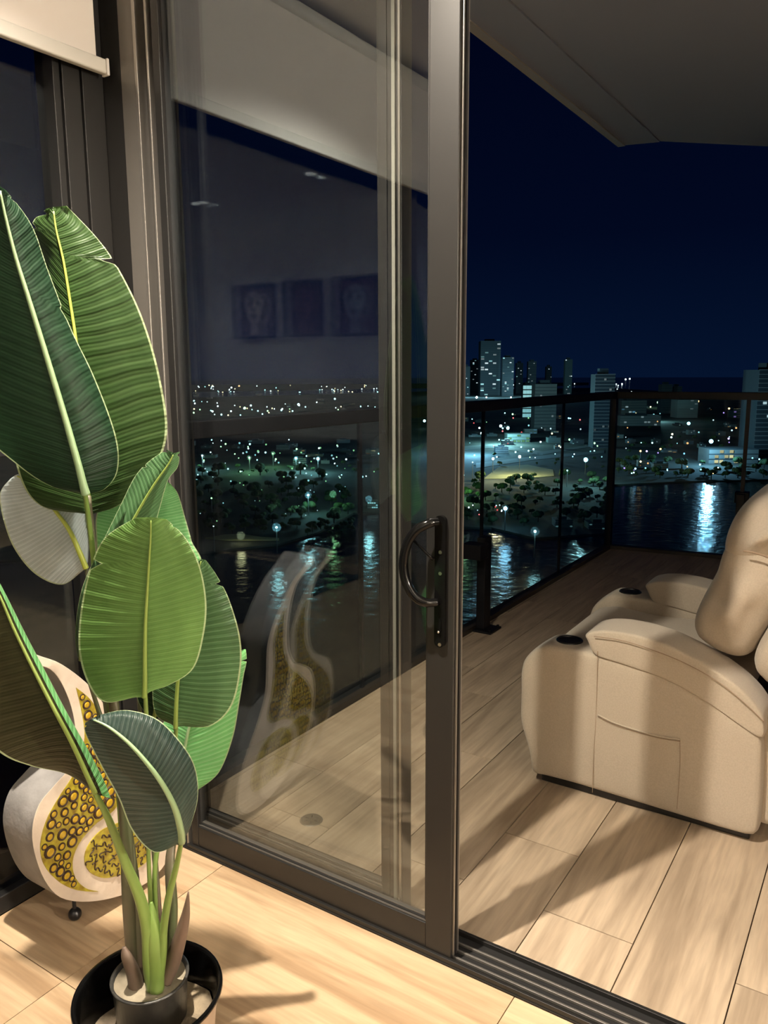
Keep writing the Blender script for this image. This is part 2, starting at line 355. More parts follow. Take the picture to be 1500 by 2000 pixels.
# ---- sliding panels
def panel(label, x0, x1, y0, stL, stR, handle):
    t = thing('sliding_door_panel', label, 'door', (x0, y0, .012))
    z0, z1 = .014, 2.59; d = .040 if handle else .045
    MB().box((x0, y0, z0), (x0+stL, y0+d, z1)).build('stile', frame_m, t, bevel=.0025)
    MB().box((x1-stR, y0, z0), (x1, y0+d, z1)).build('stile', frame_m, t, bevel=.0025)
    MB().box((x0+stL, y0+.001, z0), (x1-stR, y0+d-.001, .082)).build('bottom_rail', frame_m, t, bevel=.0025)
    MB().box((x0+stL, y0+.001, 2.53), (x1-stR, y0+d-.001, z1)).build('top_rail', frame_m, t, bevel=.0025)
    # glazing bead: three fine silver lines on the bottom rail and slim ones up the sides
    for k, (h0, yy) in enumerate(((.082, .006), (.0855, .010), (.089, .014))):
        MB().box((x0+stL, y0+yy, h0), (x1-stR, y0+.030-yy*.3, h0+.0028)).build('glazing_bead', frame_s if k != 1 else frame_d, t)
    MB().box((x1-stR-.006, y0+.008, .085), (x1-stR, y0+.030, 2.53)).build('glazing_bead', frame_m, t)
    MB().box((x0+stL, y0+.008, .085), (x0+stL+.006, y0+.030, 2.53)).build('glazing_bead', frame_d, t)
    MB().box((x0+stL, y0+.017, .083), (x1-stR, y0+.023, 2.53)).build('pane', glass_door, t)
    return t
p1 = panel('inner bronze sliding glass door panel with the black pull handle', -1.664, -.790, YD, .026, .070, True)
# edge strip on the lock stile
MB().box((-.7895, YD+.008, .02), (-.786, YD+.013, 2.585)).build('edge_strip', frame_s, p1)
MB().box((-.7895, YD+.017, .02), (-.784, YD+.024, 2.585)).build('edge_seal', frame_d, p1)
MB().box((-.7895, YD+.028, .02), (-.786, YD+.033, 2.585)).build('edge_strip', frame_s, p1)
p2 = panel('outer bronze sliding glass door panel seen through the inner one', -1.740, -.960, 1.552, .05, .062, False)
MB().box((-.982, 1.5465, .014), (-.9735, 1.5525, 2.585)).build('brush_seal', pm('pale_brush', (.20, .20, .17), .8, bump=(900, .6)), p2)
MB().box((-.967, 1.549, .014), (-.962, 1.5525, 2.585)).build('interlock_ridge', frame_s, p2)
MB().box((-1.000, 1.549, .014), (-.996, 1.5525, 2.585)).build('interlock_ridge', frame_m, p2)
st = MB().box((-.972, 1.5512, .052), (-.9605, 1.5516, .076), 0)
for k in range(4): st.box((-.971, 1.5508, .056+k*.005), (-.9615, 1.5511, .0575+k*.005), 1)
st.build('sticker', [pm('sticker_film', (.22, .20, .17), .5), pm('sticker_print', (.6, .58, .52), .6)], p2)

# ---- pull handle on the inner panel (its own part tree)
hx = -.822; plate = MB()
def rounded(cx, cz, w, h, r, n=6):
    pts = []
    for (sx_, sz_, a0) in ((1, 1, 0), (-1, 1, 90), (-1, -1, 180), (1, -1, 270)):
        for k in range(n+1):
            a = math.radians(a0+90*k/n); pts.append((cx+sx_*(w/2-r)+r*math.cos(a), cz+sz_*(h/2-r)+r*math.sin(a)))
    return pts
hp = plate.prism(rounded(hx, .945, .026, .300, .012), (YD-.010, YD+.001), 'y').build('handle_plate', blk_g, p1, bevel=.002)
arc = [(-.826, YD-.012, 1.082), (-.838, YD-.030, 1.080), (-.862, YD-.044, 1.064), (-.881, YD-.050, 1.032), (-.889, YD-.052, .990), (-.884, YD-.051, .950), (-.867, YD-.046, .918), (-.846, YD-.034, .902), (-.826, YD-.012, .900)]
MB().tube(cm(arc, 40), [(.0108 if 3 < i < 36 else .0095) for i in range(40)], 14).build('pull_bar', blk_g, p1, smooth=True)
MB().tube([(-.872, YD-.035, 1.038), (-.845, YD-.016, 1.004), (-.838, YD-.010, .996)], [.003, .003, .0045], 8).build('latch_lever', blk_g, p1, smooth=True)
for z in (1.014, .966, .802):
    MB().tube([(hx+.002, YD-.0115, z), (hx+.002, YD-.0085, z)], .0042, 12).build('screw', steel_m, p1)
MB().prism(rounded(hx, .845, .010, .036, .005), (YD-.0125, YD-.009), 'y').build('key_cylinder', steel_m if False else blk_g, p1)
MB().ball((hx, YD-.013, .832), .003, 5).build('key_slot', steel_m, p1, smooth=True)

# ---- ceiling downlights: plant lamp and portrait pair, the rest added unseen as fill
for i, (x, y) in enumerate(DOWN):
    where = ['above the potted plant by the door', 'first of the pair near the three portraits', 'second of the pair near the three portraits', 'near the door opening, added as fill', 'by the back wall, left of the portraits, added as fill', 'right of the middle of the room, added as fill', 'close to the right wall, added as fill'][i]
    t = thing('downlight', 'round recessed ceiling downlight '+where, 'ceiling light', (x, y, H), 'recessed downlights')
    MB().lathe([(.045, -.001), (.045, -.004), (.036, -.006), (.034, .0)], (x, y, H), 28).build('trim_ring', pm('white_plastic', (.72, .70, .66), .35), t, smooth=True)
    MB().ball((x, y, H-.004), .034, 8, 0, .45).build('lens', emis('lamp_lens', (1, .86, .68), 150), t)

# ---- added globe sconce, unseen right of the door opening, to brighten blind and room
sc0 = thing('fill_sconce', 'added opal globe sconce right of the door opening, unseen fill for the room', 'wall lamp', (2.7, 1.49, 1.95))
MB().tube([(2.7, 1.489, 1.95), (2.7, 1.47, 1.95)], .05, 24).build('back_plate', steel_m, sc0)
MB().tube([(2.7, 1.47, 1.95), (2.7, 1.41, 1.95), (2.7, 1.37, 1.93), (2.7, 1.36, 1.90)], .008, 10).build('arm', steel_m, sc0, smooth=True)
MB().lathe([(.0, .0), (.03, .0), (.03, -.03), (.025, -.035)], (2.7, 1.36, 1.90), 20).build('cap', steel_m, sc0, smooth=True)
MB().ball((2.7, 1.36, 1.80), .075, 12).build('globe', emis('opal_glow', (1, .84, .64), 12), sc0, smooth=True)
lamp('POINT', (2.7, 1.26, 1.80), 430, WARM, .075)  # unseen fill added to brighten the blind, ceiling and plant
# ---- three framed portraits on the back wall (seen only as reflections)
def portrait(label, x0, x1, z0, z1, face, seed):
    r = random.Random(seed); t = thing('framed_picture', label, 'picture', ((x0+x1)/2, YB, (z0+z1)/2), 'portraits on the back wall')
    f = MB(); w = .022; y0 = YB+.001; y1 = YB+.03
    f.box((x0, y0, z0), (x1, y1, z0+w)); f.box((x0, y0, z1-w), (x1, y1, z1)); f.box((x0, y0, z0+w), (x0+w, y1, z1-w)); f.box((x1-w, y0, z0+w), (x1, y1, z1-w))
    f.build('frame', blk_m, t)
    cx, cz, s = (x0+x1)/2, (z0+z1)/2+.03, (z1-z0)
    m = MB().box((x0+w, y0, z0+w), (x1-w, YB+.012, z1-w), 0)
    m.prism([(cx+s*.22*math.cos(a)*(1+.12*math.sin(3*a)), cz+s*.30*math.sin(a)) for a in [k*PI/12 for k in range(24)]], (YB+.012, YB+.0135), 'y', 1)
    m.prism([(cx-s*.07, cz-s*.26), (cx+s*.07, cz-s*.26), (cx+s*.11, z0+w), (cx-s*.11, z0+w)], (YB+.012, YB+.0133), 'y', 1)
    def line(pts, wd=.004):
        m.tube([(p[0], YB+.0145, p[1]) for p in cm(pts, 14)], wd, 4, 2)
    line([(cx+s*.03, cz+s*.14), (cx+s*.05, cz+s*.02), (cx-s*.02, cz-s*.04), (cx+s*.02, cz-s*.05)])
    for sg in (-1, 1):
        ex = cx+sg*s*.10; line([(ex-s*.05, cz+s*.08), (ex, cz+s*.12), (ex+s*.05, cz+s*.08), (ex, cz+s*.05), (ex-s*.05, cz+s*.08)])
        m.ball((ex, YB+.013, cz+s*.085), .008, 4, 2)
        line([(ex-s*.06, cz+s*.15), (ex, cz+s*.19), (ex+s*.06, cz+s*.16)])
    line([(cx-s*.06, cz-s*.15), (cx, cz-s*.13), (cx+s*.06, cz-s*.15), (cx, cz-s*.18), (cx-s*.06, cz-s*.15)], .006)
    line([(cx-s*.2, cz+s*.2), (cx-s*.28, cz), (cx-s*.24, cz-s*.25)], .006); line([(cx+s*.2, cz+s*.22), (cx+s*.27, cz), (cx+s*.2, cz-s*.22)], .006)
    m.build('print', [pm('print_ground_%d' % seed, (.05+.02*seed, .05, .06), .6), pm('print_skin', face, .6) if seed == 1 else pm('print_skin_%d' % seed, face, .6), ring_m], t)
portrait('framed line-drawn portrait of a pale face, nearest the downlight pair', .45, .90, 1.69, 2.12, (.62, .56, .47), 1)
portrait('framed line-drawn portrait in dim red-brown, middle of the three', -.02, .35, 1.69, 2.12, (.26, .15, .14), 2)
portrait('framed line-drawn portrait of a broad grey face, farthest from the downlight pair', -.52, -.12, 1.68, 2.12, (.34, .37, .38), 3)

# ---- dark rug added on the unseen room floor to darken the glass reflections
rg = MB().box((-.75, -1.38, .0005), (2.3, .3, .010), 0)
for k in range(40): rg.tube([(-.75+k*.078, .3, .005), (-.75+k*.078, .335, .004)], .003, 4); rg.tube([(-.75+k*.078, -1.38, .005), (-.75+k*.078, -1.415, .004)], .003, 4)
tag(rg.build('rug', pm('charcoal_wool', (.030, .029, .028), .95, bump=(300, .5))), 'charcoal rug added on the room floor to darken the glass reflection', 'rug')
# ---- dark sideboard added under the portraits to keep the door reflection dark
sb_ = thing('sideboard', 'long dark sideboard added under the portraits to darken the door reflection', 'sideboard', (1.2, YB+.24, 0))
dk = pm('dark_walnut', (.030, .020, .014), .45, var=(9, (.018, .012, .009), (1, 1, 6)))
MB().box((-.3, YB+.01, .08), (2.7, YB+.46, .88)).build('carcass', dk, sb_, bevel=.004)
MB().box((-.32, YB+.005, .88), (2.72, YB+.48, .91)).build('top', dk, sb_, bevel=.004)
for k in range(5):
    d_ = MB().box((-.29+.6*k, YB+.46, .10), (.29+.6*k, YB+.478, .87)).build('door', dk, sb_, bevel=.003)
    MB().box((.24+.6*k, YB+.478, .45), (.25+.6*k, YB+.50, .55)).build('handle', steel_m, d_)
for x_ in (-.2, 2.6):
    for y_ in (YB+.05, YB+.41): MB().tube([(x_, y_, .08), (x_, y_, 0)], .02, 10).build('leg', dk, sb_)
# ================================================================== BALCONY
def far_y(x): return 6.262+.10*(x+1.88)
bf = struct(MB().prism([(-1.93, 1.6), (-1.93, far_y(-1.93)+.04), (2.4, far_y(2.4)+.04), (2.4, 1.6)], (-.25, -.010), 'z'), 'floor', grout_d)
PW, PL = .2355, 1.20
bme = MB().box((.0016, .0016, -.010), (PW-.0016, PL-.0016, 0)).mesh('plank', bal_m, False)
for i in range(-6, 14):
    x = -.676+i*PW
    off = 1.803 if i % 2 == 0 else 1.803-.52
    if i % 4 == 3: off = 2.08
    for j in range(-1, 5):
        y = off+j*PL; y0, y1 = max(y, 1.606), min(y+PL, far_y(x))
        if x+PW > 2.3 or y1-y0 < .03: continue
        x0 = max(x, -1.925)
        if y1-y0 > PL-1e-4 and x0 == x: inst('plank', bme, (x, y, 0), bf)
        else: inst('plank', MB().box((.0016, .0016, -.010), (x+PW-x0-.0016, y1-y0-.0016, 0)).mesh('plank', bal_m, False), (x0, y0, 0), bf)
struct(MB().box((-1.93, 1.60, -.4), (2.4, 1.61, -.005)), 'trim_2', frame_m)
# soffit: slab outline on its underside
ZC = 3.03
c0 = on_z(1208, 284, ZC); c1 = on_z(1290, 276, ZC); c2 = on_z(1500, 286, ZC)
dirn = (c2-c1).normalized(); c3 = c1+dirn*4.5
sof = [(c0.x, 1.62), (c0.x, c0.y), (c1.x, c1.y), (c3.x, c3.y), (c3.x, 1.62)]
so = tag(bpy.data.objects.new('ceiling', None), kind='structure'); COL.objects.link(so)
MB().prism([(c1.x, 1.62), (c1.x, c1.y), (c3.x, c3.y), (c3.x, 1.62)], (ZC, ZC+.3), 'z').build('slab', soffit_m, so)
MB().prism([(c0.x, 1.62), (c0.x, c0.y), (c1.x-.006, c1.y), (c1.x-.006, 1.62)], (ZC-.004, ZC+.3), 'z').build('edge_beam', soffit_m, so)
MB().box((c0.x-.002, 1.62, ZC-.012), (c0.x+.05, c0.y, ZC-.0045)).build('drip_edge', pm('drip_strip', (.62, .60, .56), .7), so)

# ---- railing
rt = thing('balcony_railing', 'black handrail and frameless glass balustrade round the balcony', 'railing', (-1.9, 1.62, 0))
RA, RB = Vector((-1.9, 1.2, 0)), Vector((-1.9, 6.25, 0)); RC = Vector((2.3, far_y(2.3), 0))
def bar(mb, a, b, w, z0, z1):
    d = (b-a).normalized(); n = Vector((-d.y, d.x, 0))*w/2
    return mb.add([(*(p+s*n).xy, z) for z in (z0, z1) for p, s in ((a, 1), (a, -1), (b, -1), (b, 1))], [(0, 1, 2, 3), (7, 6, 5, 4), (0, 4, 5, 1), (1, 5, 6, 2), (2, 6, 7, 3), (3, 7, 4, 0)])
bar(MB(), Vector((-1.9, -2.9, 0)), RB+Vector((0, .03, 0)), .07, 1.200, 1.255).build('handrail', rail_m, rt, bevel=.004)
bar(MB(), RB+Vector((.03, 0, 0)), RC, .07, 1.200, 1.255).build('handrail', rail_m, rt, bevel=.004)
bar(MB(), Vector((-1.9, 1.62, 0)), RB, .06, -.005, .028).build('base_channel', pm('channel_dark', (.03, .024, .018), .5), rt)
bar(MB(), RB, RC, .06, -.005, .028).build('base_channel', MATS['channel_dark'], rt)
jy = [1.64, 2.735, 3.915, 5.14, 6.235]
for a, b in zip(jy, jy[1:]):
    bar(MB(), Vector((-1.9, a+.007, 0)), Vector((-1.9, b-.007, 0)), .010, .028, 1.200).build('pane', glass_rail, rt)
for y in jy[1:-1]:
    bar(MB(), Vector((-1.9, y-.009, 0)), Vector((-1.9, y+.009, 0)), .014, .028, 1.200).build('joint_seal', rail_m, rt)
bar(MB(), Vector((-1.9, 6.225, 0)), Vector((-1.9, 6.275, 0)), .05, 0, 1.200).build('corner_post', rail_m, rt)
D2 = (RC-RB).normalized()
js = [.03, .965, 2.1, 3.2, 4.15]
for a, b in zip(js, js[1:]):
    bar(MB(), RB+D2*(a+.009), RB+D2*(b-.009), .010, .028, 1.200).build('pane', glass_rail, rt)
for s in js[1:-1]:
    p = RB+D2*s; bar(MB(), p-D2*.014, p+D2*.014, .016, .028, 1.2).build('joint_seal', rail_m, rt)
    q = p-Vector((0, .06, 0)); bar(MB(), q-D2*.028, q+D2*.028, .05, 0, .51).build('stanchion', rail_m, rt, bevel=.003)
    bar(MB(), p-D2*.05, p+D2*.05, .10, .44, .52).build('clamp', rail_m, rt, bevel=.003)
# half-height stanchion on the long side
MB().box((-1.865, 3.79, .012), (-1.815, 3.87, .525)).build('stanchion', rail_m, rt, bevel=.004)
MB().box((-1.885, 3.76, .0), (-1.76, 3.90, .012)).build('base_plate', rail_m, rt, bevel=.003)
MB().box((-1.915, 3.70, .42), (-1.80, 3.80, .50)).build('clamp', rail_m, rt, bevel=.003)
for y in (3.78, 3.885):
    MB().tube([(-1.775, y, .012), (-1.775, y, .022)], .008, 8).build('bolt', rail_m, rt)

# ---- floor drain
dc = on_z(608, 1602, 0); t = thing('floor_drain', 'round steel floor drain cover in the balcony tiles', 'drain', (dc.x, dc.y, 0))
MB().lathe([(.001, .002), (.030, .002), (.034, .003), (.037, .0)], (dc.x, dc.y, .0002), 32).build('cover', pm('drain_steel', (.20, .18, .155), .4, .7, bump=(200, .4)), t, smooth=True)
for k in range(6):
    a = k*PI/3; MB().tube([(dc.x+.012*math.cos(a), dc.y+.012*math.sin(a), .0026), (dc.x+.024*math.cos(a), dc.y+.024*math.sin(a), .0026)], .0018, 6).build('slot', frame_d, t)

# ================================================================== RECLINER
rc = thing('recliner_armchair', 'beige linen recliner armchair with black cup holders facing the railing', 'armchair', (-.6, 2.85, 0))
def sidepts(pxs, Y=2.41): return [(v.x, v.z) for v in (on_y(p[0], p[1], p[2] if len(p) > 2 else Y) for p in pxs)]
def puff(name, prof, y0, y1, bulge, mat=fab_m, nY=10, parent=rc, inset=.03, sm=1):
    """closed XZ profile lofted along Y; sides round over and bulge softly"""
    n = len(prof); cx = sum(p[0] for p in prof)/n; cz = sum(p[1] for p in prof)/n
    m = MB(); rows = []
    for k in range(nY+1):
        a = k/nY; y = y0+(y1-y0)*(.5-.5*math.cos(PI*a))
        e = math.sin(PI*a); s = 1-inset*(1-min(1, e*1.0)**.5)/1.0
        r = []
        for (x, z) in prof:
            d = Vector((x-cx, z-cz)); ln = d.length
            q = (1-(inset/ max(ln, .01))*(1-min(1, math.sqrt(max(0, 1-(1-e)**2)))))
            r.append((cx+d.x*q, y, cz+d.y*q))
        rows.append(r)
    vs = [v for r in rows for v in r]
    fs = [(k*n+i, k*n+(i+1) % n, (k+1)*n+(i+1) % n, (k+1)*n+i) for k in range(nY) for i in range(n)]
    m.add(vs, fs)
    # end caps: concentric fill with outward bulge
    for row, sgn, yy in ((rows[0], -1, y0), (rows[-1], 1, y1)):
        prev = [len(m.v)-0]*0
        base = len(m.v); K = 4; allr = [row]
        for k in range(1, K+1):
            f = 1-k/(K+.6); allr.append([(cx+(p[0]-cx)*f, yy+sgn*bulge*(1-f*f), cz+(p[2]-cz)*f) for p in row])
        vv = [v for r in allr for v in r]; ff = [(k*n+i, k*n+(i+1) % n, (k+1)*n+(i+1) % n, (k+1)*n+i) for k in range(K) for i in range(n)]
        ff.append(tuple(K*n+i for i in range(n)))
        m.add(vv, ff)
    o = m.build(name, mat, parent, smooth=True)
    import bmesh
    b = bmesh.new(); b.from_mesh(o.data); bmesh.ops.remove_doubles(b, verts=b.verts, dist=1e-5); bmesh.ops.recalc_face_normals(b, faces=b.faces); b.to_mesh(o.data); b.free(); o.data.shade_smooth()
    if sm:
        md = o.modifiers.new('s', 'SUBSURF'); md.levels = md.render_levels = sm
    return o
body = sidepts([(1036, 1512), (1031, 1470), (1012, 1410), (1014, 1350), (1018, 1310, 2.43), (1030, 1283, 2.46), (1050, 1262, 2.49), (1080, 1249, 2.49), (1110, 1245, 2.49), (1140, 1245, 2.49), (1156, 1246, 2.49),
                (1168, 1270, 2.44), (1210, 1286), (1257, 1302), (1330, 1332), (1396, 1370), (1450, 1408), (1490, 1437), (1489, 1520), (1484, 1600), (1478, 1640), (1400, 1618), (1300, 1588), (1200, 1558), (1110, 1530), (1060, 1517)])
pad = sidepts([(1160, 1280), (1152, 1268), (1149, 1246, 2.43), (1152, 1231, 2.47), (1164, 1222, 2.49), (1185, 1218, 2.49), (1215, 1219, 2.49), (1262, 1227, 2.49), (1315, 1243, 2.49), (1370, 1270, 2.49), (1420, 1300, 2.49), (1460, 1331, 2.49), (1485, 1358, 2.49), (1497, 1392, 2.45), (1495, 1436), (1488, 1446), (1440, 1411), (1390, 1377), (1330, 1343), (1260, 1313), (1200, 1292)])
body = [((x), .508 if (-.935 < x < -.745 and z > .46) else z) for x, z in body]
def dens(p, k=3):
    q = list(p)+[p[0]]; out = []
    for a, b in zip(q, q[1:]):
        for i in range(k): out.append((a[0]+(b[0]-a[0])*i/k, a[1]+(b[1]-a[1])*i/k))
    return out
for side, (y0, y1) in (('near', (2.41, 2.565)), ('far', (3.125, 3.28))):
    a = puff('arm_panel', dens(body, 2), y0, y1, .006, inset=.028, sm=1)
    puff('arm_pad', dens(pad, 2), y0-.003, y1+.006, .002, inset=.011)
    cy = (y0+y1)/2; cz = .5125
    c = MB().lathe([(.036, -.03), (.037, -.002), (.041, .0005), (.045, -.003), (.046, -.03)], (-.872, cy+.002, cz), 32).build('cup_holder', blk_m, rc, smooth=True)
# carve visual cup: dark disc inside
    MB().disc((-.872, cy+.002, cz-.004), .037, 'z', 32).build('cup_well', pm('cup_dark', (.002, .002, .003), .5), rc)
# seams on near side
def seam(pxs, Y, r=.0014, mat=seam_m, n=30, name='seam'):
    MB().tube([on_y(x, y, Y) for x, y in cm(pxs, n)], r, 6).build(name, mat, rc, smooth=True)
seam([(1167, 1272), (1166, 1340), (1164, 1400), (1160, 1470), (1157, 1548)], 2.4045, .0011)
seam([(1160, 1243), (1210, 1250), (1264, 1266), (1335, 1294), (1403, 1332), (1455, 1374), (1492, 1410)], 2.399, .0013)
seam([(1168, 1396), (1200, 1412), (1250, 1428), (1290, 1438), (1328, 1444)], 2.402, .0032, fab_m, name='pocket_hem')
seam([(1168, 1400), (1200, 1416), (1250, 1432), (1290, 1442), (1328, 1448)], 2.4035, .0014)
seam([(1328, 1446), (1328, 1500), (1322, 1580)], 2.4045, .0008)
# seat, footrest front, plinth
seat = [(-.955, .46), (-.975, .42), (-.975, .16), (-.955, .08), (-.93, .05), (-.90, .05), (-.88, .10), (-.88, .30), (-.80, .34), (-.40, .34), (-.33, .36), (-.33, .44), (-.40, .472), (-.55, .470), (-.70, .462), (-.80, .465), (-.90, .475)]
puff('seat_cushion', dens(cm(seat, 34), 1), 2.562, 3.128, .0, inset=.025)
MB().box((-.94, 2.44, .0), (-.27, 3.25, .045)).build('plinth', blk_m, rc, bevel=.006)
MB().box((-.27, 2.45, .05), (-.20, 3.24, .40)).build('rear_panel', fab_m, rc, bevel=.03, seg=4)
# back: lower puffy cushion + head cushion + rear shell
YS = 2.50
def soften(o, n=30):
    o.modifiers.clear()
    md = o.modifiers.new('rm', 'REMESH'); md.mode = 'VOXEL'; md.voxel_size = .014; md.use_smooth_shade = True
    md = o.modifiers.new('soft', 'SMOOTH'); md.iterations = n; md.factor = .5
    return o
backl = sidepts([(1346, 1256), (1341, 1225), (1352, 1192), (1374, 1150), (1392, 1118), (1400, 1082), (1430, 1050), (1480, 1052), (1530, 1075), (1560, 1120), (1540, 1180), (1505, 1235), (1480, 1270), (1462, 1297), (1435, 1301), (1395, 1288)], YS)
_b1 = puff('back_cushion', dens(cm(backl+backl[:1], 36)[:-1], 1), YS+.0, 3.17, .045, inset=.09, nY=14)
head = sidepts([(1402, 1112), (1402, 1066), (1414, 1030), (1432, 1000), (1458, 978), (1495, 966), (1550, 965), (1610, 990), (1625, 1040), (1600, 1085), (1550, 1112), (1500, 1108), (1450, 1116)], YS)
_b2 = puff('head_cushion', dens(cm(head+head[:1], 36)[:-1], 1), YS+.0, 3.17, .045, inset=.09, nY=14)
shell = sidepts([(1460, 1302), (1466, 1282), (1486, 1246), (1530, 1180), (1590, 1100), (1650, 1120), (1660, 1200), (1620, 1300), (1560, 1390), (1520, 1372), (1485, 1340), (1462, 1320)], 2.44)
_b3 = puff('back_shell', dens(cm(shell+shell[:1], 36)[:-1], 1), 2.44, 3.24, .012, inset=.05, nY=14)

for _o in (_b1, _b2, _b3): soften(_o)
seam([(1452, 1076), (1475, 1080), (1510, 1092)], 2.47, .003)
# ================================================================== SCULPTURE
XF = -1.63
def fx(x, y, X=XF): v = on_x(x, y, X); return (v.y, v.z)
sc_t = thing('paisley_sculpture', 'whitewashed paisley-shaped floor sculpture with amber mosaic inlay beside the plant', 'sculpture', (-1.69, 1.16, 0))
outl = [fx(*p) for p in [(30, 1262), (75, 1280), (118, 1296), (165, 1330), (196, 1365), (214, 1400), (222, 1450), (232, 1500), (262, 1545), (303, 1590), (328, 1640), (324, 1685), (290, 1722), (240, 1748), (180, 1761), (125, 1756), (92, 1727), (70, 1675), (63, 1622), (76, 1572), (108, 1532), (135, 1500), (148, 1455), (144, 1400), (128, 1350), (104, 1312), (72, 1298), (25, 1288)]]
oc = cm(outl+outl[:1], 110)[:-1]
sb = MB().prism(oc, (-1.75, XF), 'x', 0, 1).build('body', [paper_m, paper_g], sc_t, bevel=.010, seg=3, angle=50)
fieldp = [(148, 1343), (172, 1362), (190, 1388), (196, 1420), (200, 1460), (212, 1510), (232, 1552), (222, 1582), (185, 1610), (155, 1645), (141, 1682), (147, 1715), (168, 1735), (192, 1741), (150, 1738), (115, 1722), (86, 1690), (78, 1650), (90, 1602), (115, 1556), (140, 1518), (157, 1480), (165, 1435), (158, 1385)]
fo = [fx(*p) for p in fieldp]; fo = cm(fo+fo[:1], 80)[:-1]
MB().prism(fo, (XF-.004, XF+.002), 'x').build('inlay_field', amber_d, sc_t)
ip = [(232, 1606), (196, 1622), (172, 1650), (164, 1678), (174, 1702), (200, 1714), (228, 1710), (258, 1700), (285, 1682), (292, 1655), (280, 1628), (258, 1610)]
io = [fx(*p) for p in ip]; io = cm(io+io[:1], 60)[:-1]
MB().prism(io, (XF-.004, XF+.003), 'x').build('inlay_field', amber_d, sc_t)
def inside(p, poly):
    c = False; x, y = p; n = len(poly)
    for i in range(n):
        x1, y1 = poly[i]; x2, y2 = poly[(i+1) % n]
        if (y1 > y) != (y2 > y) and x < (x2-x1)*(y-y1)/(y2-y1)+x1: c = not c
    return c
def edist(p, poly):
    best = 9
    for i in range(len(poly)):
        a = Vector(poly[i]); b = Vector(poly[(i+1) % len(poly)]); q = Vector(p); d = b-a
        t = max(0, min(1, (q-a).dot(d)/max(d.length_squared, 1e-9))); best = min(best, (q-a-d*t).length)
    return best
# beads: dark ring + amber dome, unit radius facing +X
bm_ = MB()
n = 14
for (r0, x0, r1, x1, mi) in ((1.0, 0, .90, .55, 0), (.90, .55, .60, .42, 0), (.60, .42, .36, .58, 1)):
    base = len(bm_.v)
    bm_.add([(x0, r0*math.cos(2*PI*k/n), r0*math.sin(2*PI*k/n)) for k in range(n)]+[(x1, r1*math.cos(2*PI*k/n), r1*math.sin(2*PI*k/n)) for k in range(n)],
            [(k, (k+1) % n, n+(k+1) % n, n+k) for k in range(n)], mi)
bm_.add([(.58, .36*math.cos(2*PI*k/n), .36*math.sin(2*PI*k/n)) for k in range(n)], [tuple(range(n))], 1)
bead = bm_.mesh('mosaic_bead', [ring_m, amber_m], True)
rr = random.Random(3); placed = []
ys = [p[0] for p in fo]; zs = [p[1] for p in fo]
for k in range(9000):
    r = rr.choice([.0165, .015, .0135, .012, .0105]) if k < 4000 else .0085
    p = (rr.uniform(min(ys), max(ys)), rr.uniform(min(zs), max(zs)))
    if not inside(p, fo) or edist(p, fo) < r*1.02: continue
    if any((p[0]-q[0])**2+(p[1]-q[1])**2 < (r+q[2])**2*.86 for q in placed): continue
    placed.append((p[0], p[1], r))
for y, z, r in placed:
    inst('mosaic_bead', bead, (XF+.001, y, z), sc_t, scale=(r*.6, r, r*1.05))
ys = [p[0] for p in io]; zs = [p[1] for p in io]; sw = []
def squig(mb, s=1):
    pts = cm([(-1, .2), (-.6, .8), (-.1, .3), (.1, -.3), (.6, -.8), (1, -.2)], 12)
    return mb.tube([(0, a*s, b*s) for a, b in pts], .17*s, 6)
sq = squig(MB()).mesh('mosaic_squiggle', ring_m, True)
for k in range(5000):
    p = (rr.uniform(min(ys), max(ys)), rr.uniform(min(zs), max(zs)))
    if not inside(p, io) or edist(p, io) < .010 or any((p[0]-q[0])**2+(p[1]-q[1])**2 < .0185**2 for q in sw): continue
    sw.append(p); o = inst('mosaic_squiggle', sq, (XF+.004, *p), sc_t, scale=(.010, .0105, .0105)); o.rotation_euler.x = rr.uniform(0, 6)
for y in (1.11, 1.285):
    z = .05
    MB().tube([(-1.69, y, .075), (-1.69, y, .03)], .005, 8).build('foot_pin', blk_m, sc_t)
    MB().ball((-1.69, y, .017), .017, 8).build('foot', blk_m, sc_t, smooth=True)

# ================================================================== PLANT
pc = on_z(290, 1935, .25)      # centre of the planter rim
pt = thing('planter', 'wide round planter, black inside, beige outside, holding the leafy plant', 'planter', (pc.x, pc.y, 0))
cx, cy = pc.x, pc.y
MB().lathe([(.0, .004), (.100, .004), (.106, .012), (.124, .20), (.131, .243), (.135, .246)], (cx, cy, 0), 56).build('outer_wall', potb_m, pt, smooth=True)
MB().lathe([(.135, .244), (.1385, .248), (.137, .254), (.131, .254), (.128, .248), (.120, .17), (.112, .10), (.0, .098)], (cx, cy, 0), 56).build('rim', blk_g, pt, smooth=True)
sm_ = MB(); n = 48; rings = 10; vs = [(cx, cy, .17)]
for i in range(1, rings+1):
    for k in range(n):
        a = 2*PI*k/n; r = .1195*i/rings; z = .168+.022*noise.noise(Vector((math.cos(a)*r*22, math.sin(a)*r*22, 3)))+.012*math.cos(a-.6)
        vs.append((cx+r*math.cos(a), cy+r*math.sin(a), z))
fs = [(0, 1+k, 1+(k+1) % n) for k in range(n)]+[(1+(i-1)*n+k, 1+i*n+k, 1+i*n+(k+1) % n, 1+(i-1)*n+(k+1) % n) for i in range(1, rings) for k in range(n)]
o = sm_.add(vs, fs).build('sand', sand_m, pt, smooth=True); o['kind'] = 'stuff'

